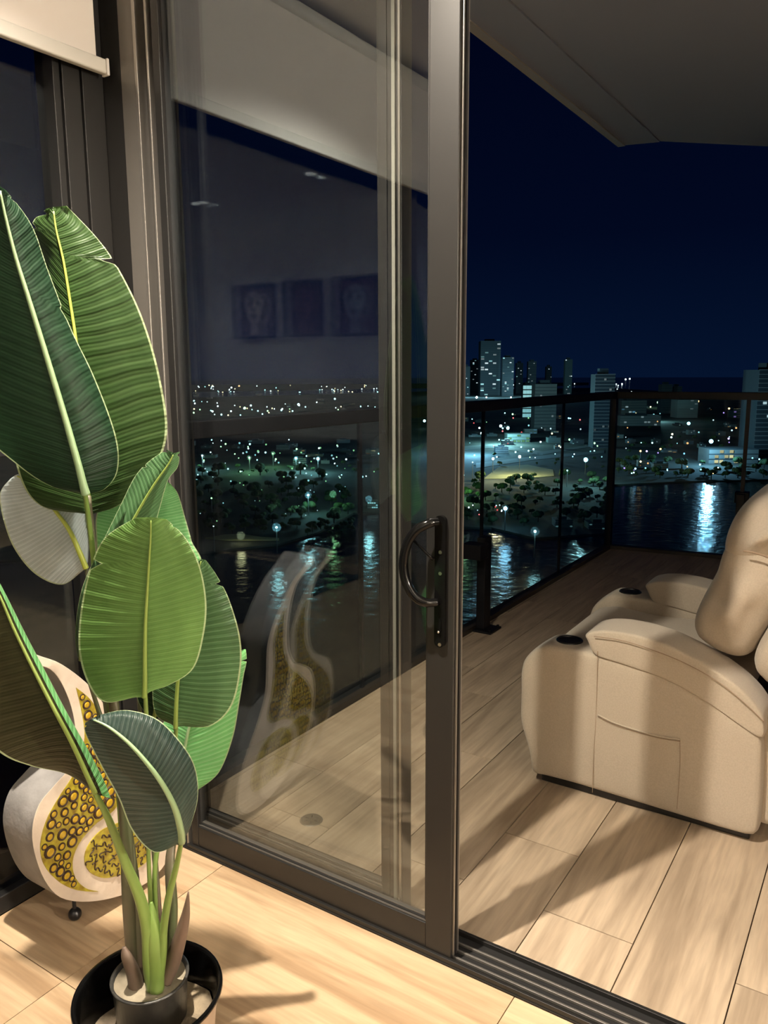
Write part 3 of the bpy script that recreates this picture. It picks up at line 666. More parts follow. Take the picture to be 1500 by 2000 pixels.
pl = thing('artificial_plant', 'tall bird-of-paradise plant with broad paddle leaves in black inner pot', 'plant', (cx, cy, .1))
ic = on_z(293, 1907, .262)
MB().lathe([(.0, .10), (.060, .10), (.070, .258), (.073, .262), (.0735, .266), (.068, .266), (.066, .250), (.0, .249)], (ic.x, ic.y, 0), 48).build('inner_pot', pot_m, pl, smooth=True)
MB().lathe([(.0, .262), (.03, .259), (.055, .255), (.0665, .258)], (ic.x, ic.y, 0), 32).build('fill', moss_m, pl, smooth=True)

def stem(pxs, rad, mat, name='stem', n=24, flat=.8):
    c = cm(pxs, n); rd = cm([(r,) for r in (rad if isinstance(rad, (list, tuple)) else [rad]*len(pxs))], n)
    return MB().tube([at_d(x, y, D) for x, y, D in c], [r[0] for r in rd], 10, flat=flat).build(name, mat, pl, smooth=True)
B = 1.335
stem([(172, 968, 1.42), (182, 1060, 1.42), (200, 1200, 1.40), (225, 1400, 1.38), (245, 1600, 1.36), (252, 1760, 1.35), (262, 1915, B)], [.006, .007, .009, .011, .013, .015, .013], stem_d)
stem([(162, 935, 1.335), (178, 1050, 1.40), (192, 1180, 1.41), (218, 1400, 1.40), (238, 1600, 1.38), (256, 1900, B+.01)], [.005, .006, .007, .008, .009, .010], stem_g)
stem([(160, 1285, 1.36), (190, 1380, 1.38), (228, 1500, 1.37), (255, 1650, 1.36), (268, 1780, 1.35), (275, 1900, B)], [.004, .005, .007, .009, .010, .010], stem_d)
stem([(283, 1340, 1.235), (286, 1400, 1.27), (292, 1520, 1.31), (290, 1660, 1.32), (296, 1800, 1.32), (300, 1900, 1.32)], [.004, .005, .005, .005, .006, .008], stem_g)
stem([(344, 1410, 1.345), (342, 1470, 1.36), (332, 1560, 1.36), (304, 1680, 1.335), (304, 1800, 1.325), (304, 1900, 1.325)], [.004, .004, .0045, .005, .006, .008], stem_g)
stem([(352, 1530, 1.44), (345, 1600, 1.42), (332, 1680, 1.38), (336, 1780, 1.36), (328, 1890, B+.01)], [.004, .006, .010, .012, .012], stem_d)
stem([(168, 1108, 1.52), (182, 1200, 1.50), (210, 1400, 1.46), (240, 1600, 1.42), (262, 1780, 1.38), (280, 1890, B+.03)], [.004, .005, .006, .008, .009, .009], stem_d)
stem([(262, 1160, 1.46), (270, 1350, 1.44), (284, 1500, 1.42), (300, 1650, 1.38), (312, 1800, 1.35), (315, 1890, B)], [.003, .004, .005, .006, .006, .006], stem_d)
stem([(185, 1548, 1.19), (212, 1600, 1.22), (243, 1680, 1.265), (272, 1750, 1.29), (287, 1810, 1.305), (292, 1880, 1.31), (298, 1928, 1.315)], [.0045, .0065, .009, .011, .013, .015, .014], stem_g)
stem([(355, 1640, 1.205), (345, 1690, 1.26), (330, 1750, 1.29), (320, 1810, 1.305), (316, 1860, 1.31), (308, 1915, 1.315)], [.0045, .006, .008, .009, .0115, .014], stem_g)
stem([(296, 1762, 1.315), (297, 1795, 1.312), (300, 1850, 1.312), (303, 1930, 1.315)], [.003, .014, .021, .019], stem_g, 'stem_sheath')
stem([(242, 1850, 1.31), (248, 1870, 1.31), (262, 1905, 1.325), (266, 1932, 1.325)], [.004, .012, .016, .016], stem_b, 'stem_sheath')
stem([(368, 1742, 1.30), (362, 1790, 1.31), (349, 1840, 1.32), (334, 1885, 1.33), (322, 1915, 1.33)], [.0015, .009, .014, .017, .015], stem_b, 'stem_sheath')
stem([(268, 1700, 1.37), (270, 1800, 1.36), (275, 1920, 1.345)], [.003, .012, .016], stem_b, 'stem_sheath')

def leaf(st, D, dL, dR, mat, rib, cup=0, ribr=.0042, notches=(), label=None, Dt=None, right_mat=None, droop=0, wave=.004, seed=0):
    """st: stations (Lx,Ly,Mx,My,Rx,Ry) base to tip; D distance of base, Dt of tip; dL/dR extra distance of the margins"""
    nU, nV = 90, 13; Dt = D if Dt is None else Dt
    S = cm(st, nU); m = MB(); uv = []; grid = []
    for i, (lx, ly, mx_, my, rx, ry) in enumerate(S):
        u = i/(nU-1); d = D+(Dt-D)*u+droop*math.sin(PI*u)
        for j in range(-nV, nV+1):
            v = j/nV; a = abs(v); sg = 0 if j < 0 else 1
            cut = 1.0
            for (side, un, dep, wd) in notches:
                if (side == 'R') == (j > 0) and j != 0:
                    k = 1-abs(u-un)/wd
                    if k > 0: cut = min(cut, 1-dep*k)
            aa = min(a, 1)*cut
            ex, ey = (lx, ly) if j < 0 else (rx, ry)
            # veins leave the rib at a slant, so move towards the margin along a slight arc
            x = mx_+(ex-mx_)*aa; y = my+(ey-my)*aa
            de = dL if j < 0 else dR
            dd = d+de*(aa**1.6)*math.sin(PI*min(1, .15+u*.85))**.5 + wave*noise.noise(Vector((u*3+seed*3.1, v*2+sg*7, seed)))*aa*2 + (.0006*math.sin(u*125-a*11)*min(1, a*4))
            m.v.append(tuple(at_d(x, y, dd))); uv.append((u, v*.5+.5))
    w = 2*nV+1
    for i in range(nU-1):
        for j in range(w-1):
            m.f.append((i*w+j, i*w+j+1, (i+1)*w+j+1, (i+1)*w+j)); m.m.append(1 if (right_mat and j >= nV+6) else 0)
    m.uv = uv
    lo = m.build('leaf', [mat]+([right_mat] if right_mat else []), pl, smooth=True)
    if label: lo['label'] = label
    pts = [at_d(s[2], s[3], D+(Dt-D)*(i/(nU-1))+droop*math.sin(PI*i/(nU-1))-.0015) for i, s in enumerate(S)]
    rad = [ribr*(1-.8*i/(nU-1)) for i in range(nU)]
    MB().tube(pts[:-2:2], rad[:-2:2], 8).build('midrib', rib, lo, smooth=True)
    return lo
def P(*rows): return [tuple(r) for r in rows]
leaf(P((168, 964, 168, 966, 170, 964), (100, 950, 162, 945, 205, 955), (30, 905, 152, 905, 230, 918), (-60, 820, 128, 820, 226, 850), (-100, 700, 92, 700, 185, 738), (-105, 590, 58, 590, 138, 640), (-85, 490, 30, 500, 95, 530), (-45, 410, 10, 420, 62, 440), (-8, 362, -2, 362, 12, 372)),
     1.32, .03, .05, lf_shaded, rib_p, ribr=.0075, notches=(('R', .66, .10, .012), ('R', .955, .25, .01)), Dt=1.30, seed=1, label='broad leaf coloured in shaded dark green with pale midrib at the upper left')
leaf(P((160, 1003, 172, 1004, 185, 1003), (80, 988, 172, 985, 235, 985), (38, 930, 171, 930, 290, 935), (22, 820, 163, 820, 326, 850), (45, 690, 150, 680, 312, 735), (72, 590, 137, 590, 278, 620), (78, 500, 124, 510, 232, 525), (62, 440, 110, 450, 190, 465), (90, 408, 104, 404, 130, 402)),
     1.44, .05, .03, lf_olive_dim, rib_y, ribr=.005, notches=(('R', .775, .30, .012), ('L', .95, .6, .02), ('L', .87, .35, .01)), Dt=1.46, seed=2, label='darkened olive green leaf with bright yellow midrib, behind the dark one')
leaf(P((152, 1285, 158, 1290, 164, 1285), (147, 1235, 162, 1235, 195, 1240), (160, 1150, 192, 1150, 250, 1150), (196, 1068, 232, 1070, 290, 1070), (236, 985, 268, 1002, 313, 990), (264, 930, 300, 948, 328, 938), (292, 900, 328, 908, 347, 912), (325, 878, 340, 885, 351, 882)),
     1.37, .03, .05, lf_mid, rib_o, notches=(('L', .80, .18, .012), ('R', .96, .4, .02), ('L', .975, .5, .015)), Dt=1.35, seed=3, label='folded leaf pointing up with a split tip')
leaf(P((262, 1362, 282, 1362, 292, 1350), (205, 1371, 283, 1335, 332, 1337), (172, 1335, 283, 1285, 378, 1305), (154, 1270, 284, 1225, 398, 1240), (158, 1190, 287, 1165, 403, 1175), (176, 1110, 291, 1100, 390, 1105), (205, 1050, 294, 1052, 362, 1050), (265, 1011, 295, 1010, 325, 1014)),
     1.235, .035, .03, lf_olive, rib_o, ribr=.0045, notches=(('L', .73, .18, .02), ('R', .93, .12, .012)), Dt=1.22, seed=4, label='large front leaf in the middle of the plant')
leaf(P((335, 1415, 343, 1422, 352, 1418), (304, 1395, 344, 1385, 410, 1418), (298, 1340, 347, 1335, 452, 1380), (310, 1280, 352, 1280, 470, 1310), (320, 1220, 358, 1220, 469, 1245), (340, 1160, 370, 1160, 448, 1172), (360, 1120, 385, 1120, 424, 1125), (388, 1096, 394, 1092, 402, 1094)),
     1.345, .03, .035, lf_mid, rib_o, notches=(('R', .80, .28, .014),), Dt=1.33, seed=5, label='grey-green leaf at right with a notched edge')
leaf(P((350, 1540, 362, 1545, 388, 1542), (325, 1500, 356, 1500, 428, 1508), (314, 1440, 363, 1450, 455, 1440), (322, 1405, 375, 1405, 468, 1370), (360, 1350, 405, 1345, 476, 1320), (405, 1300, 440, 1300, 482, 1290), (470, 1272, 475, 1268, 480, 1268)),
     1.45, .03, .04, lf_lit, rib_p, notches=(('R', .84, .3, .012),), Dt=1.47, seed=6, label='leaf low at right by the glass, its lit look coloured in light green')
leaf(P((158, 1118, 168, 1110, 172, 1096), (120, 1142, 155, 1078, 176, 1052), (70, 1122, 135, 1035, 180, 1000), (30, 1075, 112, 1003, 165, 960), (8, 1020, 85, 970, 135, 935), (0, 965, 55, 942, 100, 915), (20, 935, 30, 928, 45, 922)),
     1.52, .02, .03, lf_sheen, rib_y, ribr=.006, Dt=1.50, seed=7, label='leaf behind at left with its silvery sheen coloured in')
leaf(P((258, 1178, 262, 1180, 268, 1178), (200, 1120, 262, 1120, 388, 1112), (188, 1050, 272, 1050, 374, 1055), (190, 1000, 286, 1000, 360, 1005), (215, 982, 302, 970, 348, 965), (318, 946, 326, 940, 334, 946)),
     1.50, .02, .03, lf_lit, rib_p, Dt=1.50, seed=8, label='leaf behind the split-tipped leaf, its lit look coloured in light green')
leaf(P((180, 1545, 186, 1550, 217, 1560), (130, 1512, 170, 1515, 202, 1522), (60, 1496, 140, 1450, 172, 1464), (0, 1470, 103, 1380, 130, 1390), (-70, 1400, 62, 1300, 86, 1306), (-110, 1320, 28, 1230, 50, 1238), (-120, 1230, 0, 1165, 16, 1170), (-100, 1130, -35, 1095, -22, 1098), (-75, 1040, -65, 1035, -60, 1038)),
     1.19, .05, .03, lf_brown, rib_o, ribr=.0045, right_mat=lf_lit, Dt=1.16, seed=9, label='folded leaf at lower left showing its brownish underside and lit margin coloured light green')
leaf(P((345, 1650, 355, 1644, 362, 1636), (300, 1664, 353, 1622, 374, 1608), (258, 1622, 342, 1580, 387, 1552), (232, 1560, 320, 1536, 380, 1495), (204, 1508, 290, 1494, 351, 1447), (180, 1462, 252, 1452, 306, 1404), (166, 1430, 212, 1420, 248, 1387), (166, 1412, 178, 1404, 195, 1396)),
     1.205, .05, .04, lf_slate, rib_p, ribr=.0065, Dt=1.13, droop=-.05, notches=(('L', .93, .2, .012),), seed=10, label='drooping slate-green front leaf with pale midrib')
leaf(P((290, 1400, 300, 1405, 310, 1402), (270, 1370, 305, 1375, 345, 1380), (262, 1320, 305, 1320, 345, 1330), (270, 1250, 308, 1250, 340, 1250), (300, 1200, 310, 1195, 318, 1200)),
     1.40, .02, .02, lf_shaded, rib_o, seed=11, label='small dark leaf hidden behind the middle leaf')

# ================================================================== CITY
exec_city = True
wat = bpy.data.materials.new('night_water'); wat.use_nodes = True; N, L = nodes(wat); b = N['Principled BSDF']
b.inputs['Base Color'].default_value = (.002, .008, .014, 1); b.inputs['Roughness'].default_value = .17; b.inputs['Specular IOR Level'].default_value = .22; b.inputs['IOR'].default_value = 1.33
t_ = N.new('ShaderNodeTexCoord'); n_ = N.new('ShaderNodeTexNoise'); n_.inputs['Scale'].default_value = .22; n_.inputs['Detail'].default_value = 4
bp = N.new('ShaderNodeBump'); bp.inputs['Strength'].default_value = .35; bp.inputs['Distance'].default_value = 1.2
L.new(t_.outputs['Object'], n_.inputs[0]); L.new(n_.outputs[0], bp.inputs['Height']); L.new(bp.outputs[0], b.inputs['Normal'])
gnd = pm('city_ground', (.025, .035, .032), .9, var=(.02, (.09, .09, .08)))
struct(MB().add([(-9000, -2000, GZ-1), (9000, -2000, GZ-1), (9000, 14000, GZ-1), (-9000, 14000, GZ-1)], [(0, 1, 2, 3)]), 'water', wat)
def gp(x, y, z=GZ): v = on_z(x, y, z); return (v.x, v.y)
shore = [gp(-1400, 1120), gp(-300, 1100), gp(330, 1085), gp(545, 1062), gp(620, 1040), gp(690, 1002), gp(740, 1000), gp(800, 1020), gp(880, 1030), gp(960, 1030), gp(1045, 1050), gp(1120, 1045), gp(1188, 1040), gp(1196, 990), gp(1200, 946), gp(1330, 940), gp(1500, 936), gp(1900, 935)]
far_edge = [gp(1900, 790), gp(1500, 776), gp(1180, 757), gp(1000, 760), gp(700, 768), gp(330, 778), gp(-300, 790), gp(-1400, 810)]
g = MB().prism(shore+far_edge, (GZ-1.2, GZ), 'z'); struct(g, 'ground', gnd)
# far shore across the bay
fs_ = [gp(-1400, 772), gp(330, 766), gp(700, 760), gp(1000, 756), gp(1150, 752), gp(1150, 747), gp(330, 752), gp(-1400, 757)]
struct(MB().prism(fs_, (GZ-1.2, GZ), 'z'), 'far_shore', gnd)

# lamps
CN = {'w': 'white', 'c': 'cyan-white', 'b': 'blue', 'g': 'green', 'y': 'yellow', 'o': 'amber', 'r': 'red', 'p': 'purple'}
MARK = [(350, 'at the door jamb'), (400, 'near the door jamb'), (450, 'at the shore strip, left'), (500, 'above the shore strip'), (550, 'at the shore strip, right'), (600, 'in door-glass middle'), (650, 'right of door-glass middle'), (700, 'left of the near joint'), (750, 'right of the near joint'),
        (905, 'beside the lock stile'), (943, 'at the first railing joint'), (985, 'right of the first joint'), (1030, 'between first and second joints'), (1070, 'left of the second joint'), (1110, 'right of the second joint'), (1160, 'left of the corner post'), (1215, 'right of the corner post'), (1260, 'well right of the corner post'), (1310, 'left of the pale tower'), (1342, 'in line with the pale tower'), (1385, 'above the water\'s light streak'), (1430, 'at the far stanchion'), (1480, 'at the right frame edge')]
def near(x): return min(MARK, key=lambda m: abs(m[0]-x))[1]
def level(y, y0, y1):
    k = (y-y0)/(y1-y0+1e-6); return ['highest', 'high up', 'mid-height', 'low down', 'lowest'][min(4, max(0, int(k*5)))]
USED = {}
def build_label(x, y, y0, y1): return level(y, y0, y1)+' low city block '+near(x)
LC = {'w': (.75, .95, 1.0), 'c': (.45, .95, 1.0), 'b': (.30, .70, 1.0), 'g': (.45, 1.0, .45), 'y': (1.0, .85, .45), 'o': (1.0, .5, .18), 'r': (1.0, .12, .12), 'p': (.55, .35, 1.0)}
def lamp_mesh(c, s):
    key = 'street_lamp_%s_%d' % (c, s)
    if key in bpy.data.meshes: return bpy.data.meshes[key]
    m = MB().ball((0, 0, 0), 1, 4); me = m.mesh(key, emis('lamp_glow_%s_%d' % (c, s), LC[c], {0: .5, 1: 1.3, 2: 5, 3: 14}[s]), True); return me
pole_me = MB().tube([(0, 0, 0), (0, 0, -1)], .3, 5).mesh('pole', pm('lamp_pole', (.2, .2, .2), .5), False)
OCC = []
def free(x, y, rad, add=True):
    if any((x-a)**2+(y-b)**2 < (rad+q)**2 for a, b, q in OCC): return False
    if add: OCC.append((x, y, rad))
    return True
NL = [0]
def street(x, y, px, c='w', s=2, h=8, label='small lit street lamp among the dark city blocks', group='distant street lamps', pole=False, name='street_lamp'):
    v = on_z(x, y, GZ+h); dist = (v-CAM).length; r = px*.5*dist/FPX
    t = inst(name, lamp_mesh(c, s), v, None, scale=(r, r, r)); tag(t, label, 'lamp', group); NL[0] += 1; OCC.append((v.x, v.y, r+.6))
    if pole:
        o = bpy.data.objects.new('pole', pole_me); COL.objects.link(o); o.parent = t; o.scale = (.8/r, .8/r, h/r)
    return t
bright = [  # x, y, px, colour, name of place
 (621, 896, 9, 'c', 'middle of the left glass'), (578, 895, 8, 'b', 'left of the brightest left lamp'), (602, 967, 7, 'c', 'over the dark trees'), (540, 1030, 7, 'c', 'by the near left shore'),
 (395, 890, 6, 'w', 'near the door jamb'), (417, 1028, 4, 'w', 'above the lit shore strip'), (487, 894, 6, 'w', 'left middle of the town'), (413, 973, 5, 'g', 'alone in the dark park'),
 (533, 886, 5, 'g', 'beside the green-lit trees'), (485, 876, 5, 'w', 'upper left of the town'), (583, 790, 7, 'c', 'just above the handrail'), (654, 779, 6, 'c', 'high above the handrail'),
 (452, 757, 5, 'w', 'on the far shore'), (467, 754, 5, 'o', 'amber one on the far shore'), (388, 822, 7, 'w', 'at the rail, left end'), (360, 803, 6, 'o', 'amber one at the rail, left end'),
 (478, 797, 7, 'g', 'green-white cluster left'), (490, 792, 6, 'c', 'green-white cluster right'), (829, 822, 8, 'c', 'between the door stiles'), (699, 898, 5, 'w', 'right end of the left glass'), (740, 886, 5, 'c', 'next to the brass edge of the outer panel'),
 (987, 993, 13, 'b', 'big blue-white one over the water'), (941, 846, 8, 'w', 'on the first rail joint'), (978, 832, 9, 'c', 'floodlight pair, left'), (992, 836, 10, 'c', 'floodlight pair, right'),
 (1015, 892, 9, 'w', 'over the pale car park'), (963, 896, 8, 'w', 'left over the pale car park'), (1144, 898, 13, 'c', 'big one left of the corner post'), (1045, 1038, 8, 'c', 'low by the shore'),
 (1092, 871, 5, 'y', 'on the second rail joint'), (905, 928, 7, 'c', 'beside the door edge'), (904, 952, 8, 'g', 'green one beside the door edge'), (1389, 862, 12, 'b', 'big blue one whose light streaks the water'),
 (1345, 827, 9, 'c', 'right of the pale tower'), (1259, 785, 8, 'c', 'under the far handrail'), (1286, 786, 8, 'g', 'greenish one under the far handrail'), (1478, 832, 7, 'y', 'by the right frame edge'),
 (1251, 881, 6, 'o', 'amber one by the bank'), (1290, 877, 6, 'o', 'second amber one by the bank'), (1313, 848, 6, 'y', 'yellow one in the streets'), (931, 776, 7, 'w', 'just over the handrail right'), (950, 776, 5, 'w', 'second over the handrail right'),
 (998, 776, 5, 'w', 'third over the handrail right'), (1274, 865, 5, 'c', 'small one near the amber ones'), (1197, 783, 6, 'c', 'against the corner post'), (896, 887, 5, 'g', 'green one at the door edge'), (923, 903, 4, 'w', 'small one at the first joint'),
 (1108, 919, 5, 'c', 'between second joint and corner'), (1230, 740, 5, 'w', 'far out on the headland'), (1222, 741, 5, 'w', 'second on the headland')]
for x, y, px, c, wh in bright:
    hz = y < 770
    street(x, y, px*.62, c, 3 if px > 6 else 2, 4 if hz else 12, 'bright city lamp '+wh, 'bright city lamps', pole=(y > 880))
# lamps whose light falls on the ground and the water
def glow(x, y, pw, c, h=12, r=2.0):
    v = on_z(x, y, GZ+h); d = bpy.data.lights.new('street_and_fill_light', 'POINT'); d.energy = pw*.38; d.color = LC[c]; d.shadow_soft_size = r
    o = bpy.data.objects.new('street_and_fill_light', d); COL.objects.link(o); o.location = v
for a in [(621, 896, 130e3, 'c'), (578, 895, 110e3, 'c'), (602, 967, 34e3, 'c'), (540, 1030, 8e3, 'c'), (487, 894, 80e3, 'g'), (533, 886, 40e3, 'g'), (720, 975, 15e3, 'c'), (395, 890, 90e3, 'c'),
          (985, 834, 760e3, 'c', 20), (925, 850, 900e3, 'b', 20), (1015, 892, 110e3, 'y', 16), (970, 900, 80e3, 'y', 16), (1144, 898, 110e3, 'c', 20), (905, 940, 40e3, 'g'), (987, 993, 12e3, 'b'), (1045, 1038, 6e3, 'c'),
          (1389, 862, 270e3, 'b', 22), (1290, 800, 160e3, 'c', 20), (1345, 827, 60e3, 'c'), (650, 965, 9e3, 'g'), (470, 1046, 2.5e3, 'y', 4)]:
    glow(*a)
for x_, d_ in ((915, 2800), (957, 2750), (1000, 2700), (1040, 2850), (1112, 2900)):  # added lamps brighten the tower fronts in place of city haze
    q_ = ray(x_, 752); v_ = CAM+q_*(d_/math.hypot(q_.x, q_.y)); d = bpy.data.lights.new('street_and_fill_light', 'POINT'); d.energy = .22e6; d.color = (.35, .8, 1.0); d.shadow_soft_size = 3
    o = bpy.data.objects.new('street_and_fill_light', d); COL.objects.link(o); o.location = (v_.x, v_.y, GZ+30)
rr = random.Random(21)
def scatter(n, x0, x1, y0, y1, px, cols, s, label, group, name='street_lamp', stuff=False):
    mb = MB(); mats = [emis('lamp_glow_%s_%d' % (c, 2), LC[c], 5) for c in cols]
    for _ in range(n):
        if stuff:
            k = rr.randrange(len(cols)); x = rr.uniform(x0, x1); y = rr.uniform(y0, y1); v = on_z(x, y, GZ+6)
            mb.ball(v, rr.uniform(*px)*.5*(v-CAM).length/FPX, 3, k); continue
        x = rr.uniform(x0, x1); y = rr.uniform(y0, y1)
        c = rr.choice(cols); q = rr.uniform(*px); size = 'larger' if q > (px[0]+px[1])/2 else 'tiny'
        street(x, y, q, c, rr.choice(s), rr.uniform(3, 9), size+' '+CN[c]+' '+label+', '+level(y, y0, y1)+' '+near(x), group, name=name)
    if stuff: tag(mb.build(name, mats, smooth=True), label, 'lights', None, 'stuff')
scatter(60, 350, 760, 782, 812, (1.8, 3.8), 'wwccgy', (1, 2, 2), 'band of city lights just above the handrail, seen through the door', None, 'city_lights', True)
scatter(55, 350, 760, 752, 766, (1.5, 2.6), 'wwcy', (0, 1, 1), 'line of faint lights on the far shore, seen through the door', None, 'far_shore_lights', True)
scatter(84, 350, 760, 858, 940, (1.8, 4.2), 'wwccgg', (1, 2), 'street lamp', 'street lamps in the left town')
scatter(18, 380, 720, 940, 1020, (1.4, 2.6), 'wcg', (1, 1), 'park lamp', 'lamps in the dark park')
scatter(62, 905, 1190, 805, 900, (1.8, 4), 'wwccbyrg', (1, 2, 2), 'street lamp', 'street lamps in the busy streets')
scatter(12, 890, 990, 985, 1005, (2, 3.4), 'rrww', (1, 2), 'car light on the shore road', 'car lights on the shore road', 'car_light')
scatter(62, 1205, 1500, 782, 925, (1.8, 4), 'wwcbyop', (1, 1, 2), 'street lamp', 'street lamps beyond the far railing')
scatter(22, 905, 1240, 748, 766, (1.3, 2.6), 'wwc', (1, 1), 'faint lights at the foot of the skyline towers', None, 'skyline_lights', True)

# buildings
bwall = [pm('tower_wall_%d' % i, c, .8) for i, c in enumerate([(.10, .12, .13), (.20, .20, .19), (.05, .065, .075), (.32, .32, .30), (.13, .16, .15)])]
win_me = {}
def wmesh(c, s):
    k = (c, s)
    if k not in win_me: win_me[k] = MB().box((-.5, -.5, -.5), (.5, .5, .5)).mesh('window', emis('window_glow_%s_%s' % (c, s), LC[c], s), False)
    return win_me[k]
def building(label, x0, x1, ytop, ybase, dist=None, wall=0, lit=8, cols='wc', rows=12, colsn=5, group=None, cat='building', name='tower', roof=True, strength=(.25, .6), depth=None, seed=0, wsz=1.0, must=True):
    r = random.Random(seed+int(x0)); xm = (x0+x1)/2
    if dist is None: base = on_z(xm, ybase, GZ)
    else: d = ray(xm, 745); base = CAM+d*(dist/math.hypot(d.x, d.y)); base.z = GZ
    D = (base-CAM).dot(HV)
    a = ray(x0, ybase); b_ = ray(x1, ybase)
    pa = CAM+a*(D/a.dot(HV)); pb = CAM+b_*(D/b_.dot(HV)); w = (pb-pa).xy.length
    top = on_top = (CAM+ray(xm, ytop)*(D/ray(xm, ytop).dot(HV))).z; h = top-GZ
    dp = depth or w*.9
    ctr = base+HV*dp/2
    if dist is None or dist < 2500:
        rad = .5*math.hypot(w, dp)+1.5
        if must: OCC.append((ctr.x, ctr.y, rad))
        elif not free(ctr.x, ctr.y, rad): return None
    t = thing(name, label, cat, (base.x, base.y, GZ), group); t.rotation_euler.z = YAW
    def child(n_, me, loc, sc=(1, 1, 1), par=None):
        o = bpy.data.objects.new(n_, me); COL.objects.link(o); o.parent = par or t; o.location = loc; o.scale = sc; return o
    m = MB().box((-w/2, 0, 0), (w/2, dp, h)); 
    wl_ = child('walls', m.mesh('walls', bwall[wall], False), (0, 0, 0))
    # floor bands and corner piers give the facade its relief
    fb = MB(); nfl = max(3, rows)
    for k in range(nfl+1): z = h*k/nfl; fb.box((-w/2-.25, -.5, z-.35), (w/2+.25, 0, z+.35))
    child('floor_band', fb.mesh('floor_band', bwall[(wall+1) % 5], False), (0, 0, 0))
    if roof:
        child('roof_plant', MB().box((-w*.25, dp*.2, h), (w*.2, dp*.7, h+min(6, h*.06)+1.5)).mesh('roof_plant', bwall[2], False), (0, 0, 0))
    cw = w/colsn; rh = h/nfl; used = set()
    for _ in range(lit):
        i, j = r.randrange(colsn), r.randrange(nfl)
        if (i, j) in used: continue
        used.add((i, j)); child('window', wmesh(r.choice(cols), r.choice(strength)), (-w/2+cw*(i+.5), -.3, rh*(j+.5)), (cw*.7*wsz, .8, rh*.55*wsz))
    return t
sky = [('narrow dark tower at the left end of the skyline', 904, 918, 716, 3000, 0, 8), ('slim tower just left of the tallest one', 919, 937, 703, 3900, 4, 12), ('tallest skyscraper of the skyline with lit crown', 938, 977, 666, 3000, 0, 22),
       ('dark tower right of the tallest one', 981, 1003, 698, 2900, 2, 14), ('slender tower beside the striped office block', 1008, 1021, 709, 3300, 0, 5), ('tower with one lit column of windows', 1031, 1047, 706, 3200, 2, 6),
       ('faint tower beyond the wide slab block', 1066, 1077, 716, 3500, 0, 3), ('slender blue-lit tower standing apart', 1103, 1117, 702, 3200, 4, 8)]
for lb, a, b_, yt, d, wlm, lit in sky:
    tt = building(lb, a, b_, yt, 768, d, wlm, lit, 'wwc', 26, 5, 'skyline towers', seed=3, strength=(.2, .5, .9), wsz=1.1)
building('low floodlit office block with bright striped floors', 1022, 1042, 752, 790, 1500, 1, 60, 'c', 7, 3, seed=5, strength=(.6,), wsz=1.35)
building('wide grey slab block right of the striped office', 1046, 1088, 750, 835, 1150, 1, 4, 'w', 14, 9, seed=6, strength=(.1, .2))
building('dark tower with pale vertical stripes before the corner post', 1163, 1201, 731, 870, 900, 2, 6, 'w', 22, 7, seed=7, strength=(.08, .15))
building('faint stepped block alone above the far handrail', 1293, 1314, 751, 800, 1700, 0, 0, seed=8)
building('lower faint block next to the stepped one', 1315, 1333, 755, 800, 1750, 0, 0, seed=9)
building('dark tower cut by the right frame edge', 1483, 1560, 722, 905, 850, 2, 5, 'w', 20, 8, seed=10, strength=(.2, .6))
building('pale tower with close-set floors under the far handrail', 1322, 1362, 781, 816, None, 3, 3, 'w', 11, 5, seed=11, strength=(.1,))
building('warm-lit low hall on the far bank', 1384, 1480, 877, 906, None, 1, 9, 'y', 2, 10, seed=12, strength=(.5, .8), name='hall', roof=False, depth=25)
building('green-lit low building with pale windows', 991, 1035, 848, 864, None, 4, 8, 'g', 2, 5, seed=13, strength=(.35, .5), name='hall', roof=False, depth=25)
building('white billboard-topped block above the green building', 1025, 1049, 838, 847, None, 3, 3, 'b', 1, 3, seed=14, strength=(.25,), name='hall', roof=False, depth=10)
building('long white-roofed block left of the pale tower', 1211, 1290, 812, 832, None, 3, 5, 'w', 4, 12, seed=15, strength=(.1, .2), name='block', depth=40)
building('grey block under the handrail beside the corner post', 1213, 1262, 782, 812, None, 1, 5, 'wb', 6, 7, seed=16, strength=(.1, .3))
building('purple-lit block right of the pale tower', 1432, 1462, 802, 816, None, 2, 5, 'p', 3, 5, seed=17, strength=(.25,))
building('white lit pavilion at the water edge seen through the door', 718, 738, 980, 993, None, 3, 10, 'c', 2, 5, seed=18, strength=(1.0,), name='pavilion', roof=False, depth=10)
building('small lit waterside house left of the corner post', 1150, 1188, 1022, 1034, None, 3, 3, 'c', 2, 6, seed=19, strength=(.15,), name='house', depth=10)
building('second small waterside house near the shore', 1085, 1118, 1016, 1030, None, 3, 3, 'c', 2, 6, seed=20, strength=(.15,), name='house', depth=10)
rr = random.Random(5)
def low(n, x0, x1, y0, y1, where, group):
    for k in range(n):
        x = rr.uniform(x0, x1); y = rr.uniform(y0, y1); w = rr.uniform(9, 26)*(.6+(y-770)/200); hh = rr.uniform(3, 9)*(.6+(y-770)/200)
        wi = rr.randrange(5); li = rr.randrange(0, 5)
        building(level(y, y0, y1)+' '+['slate', 'grey', 'near-black', 'pale', 'dim'][wi]+' city block '+('without lit windows ' if li == 0 else 'with a few lit windows ' if li < 3 else 'with several lit windows ')+near(x), x-w/2, x+w/2, y-hh, y, None, wi, li, 'wwcyo', rr.randrange(2, 4), rr.randrange(3, 7), group, seed=k, strength=(.15, .35), name='building', depth=None, must=False)
low(26, 905, 1190, 806, 885, '', 'low buildings in the busy streets')
low(34, 1205, 1500, 795, 925, '', 'low buildings beyond the far railing')
low(26, 350, 760, 862, 930, '', 'low buildings seen through the door')
low(10, 350, 760, 772, 800, '', 'low buildings above the handrail')
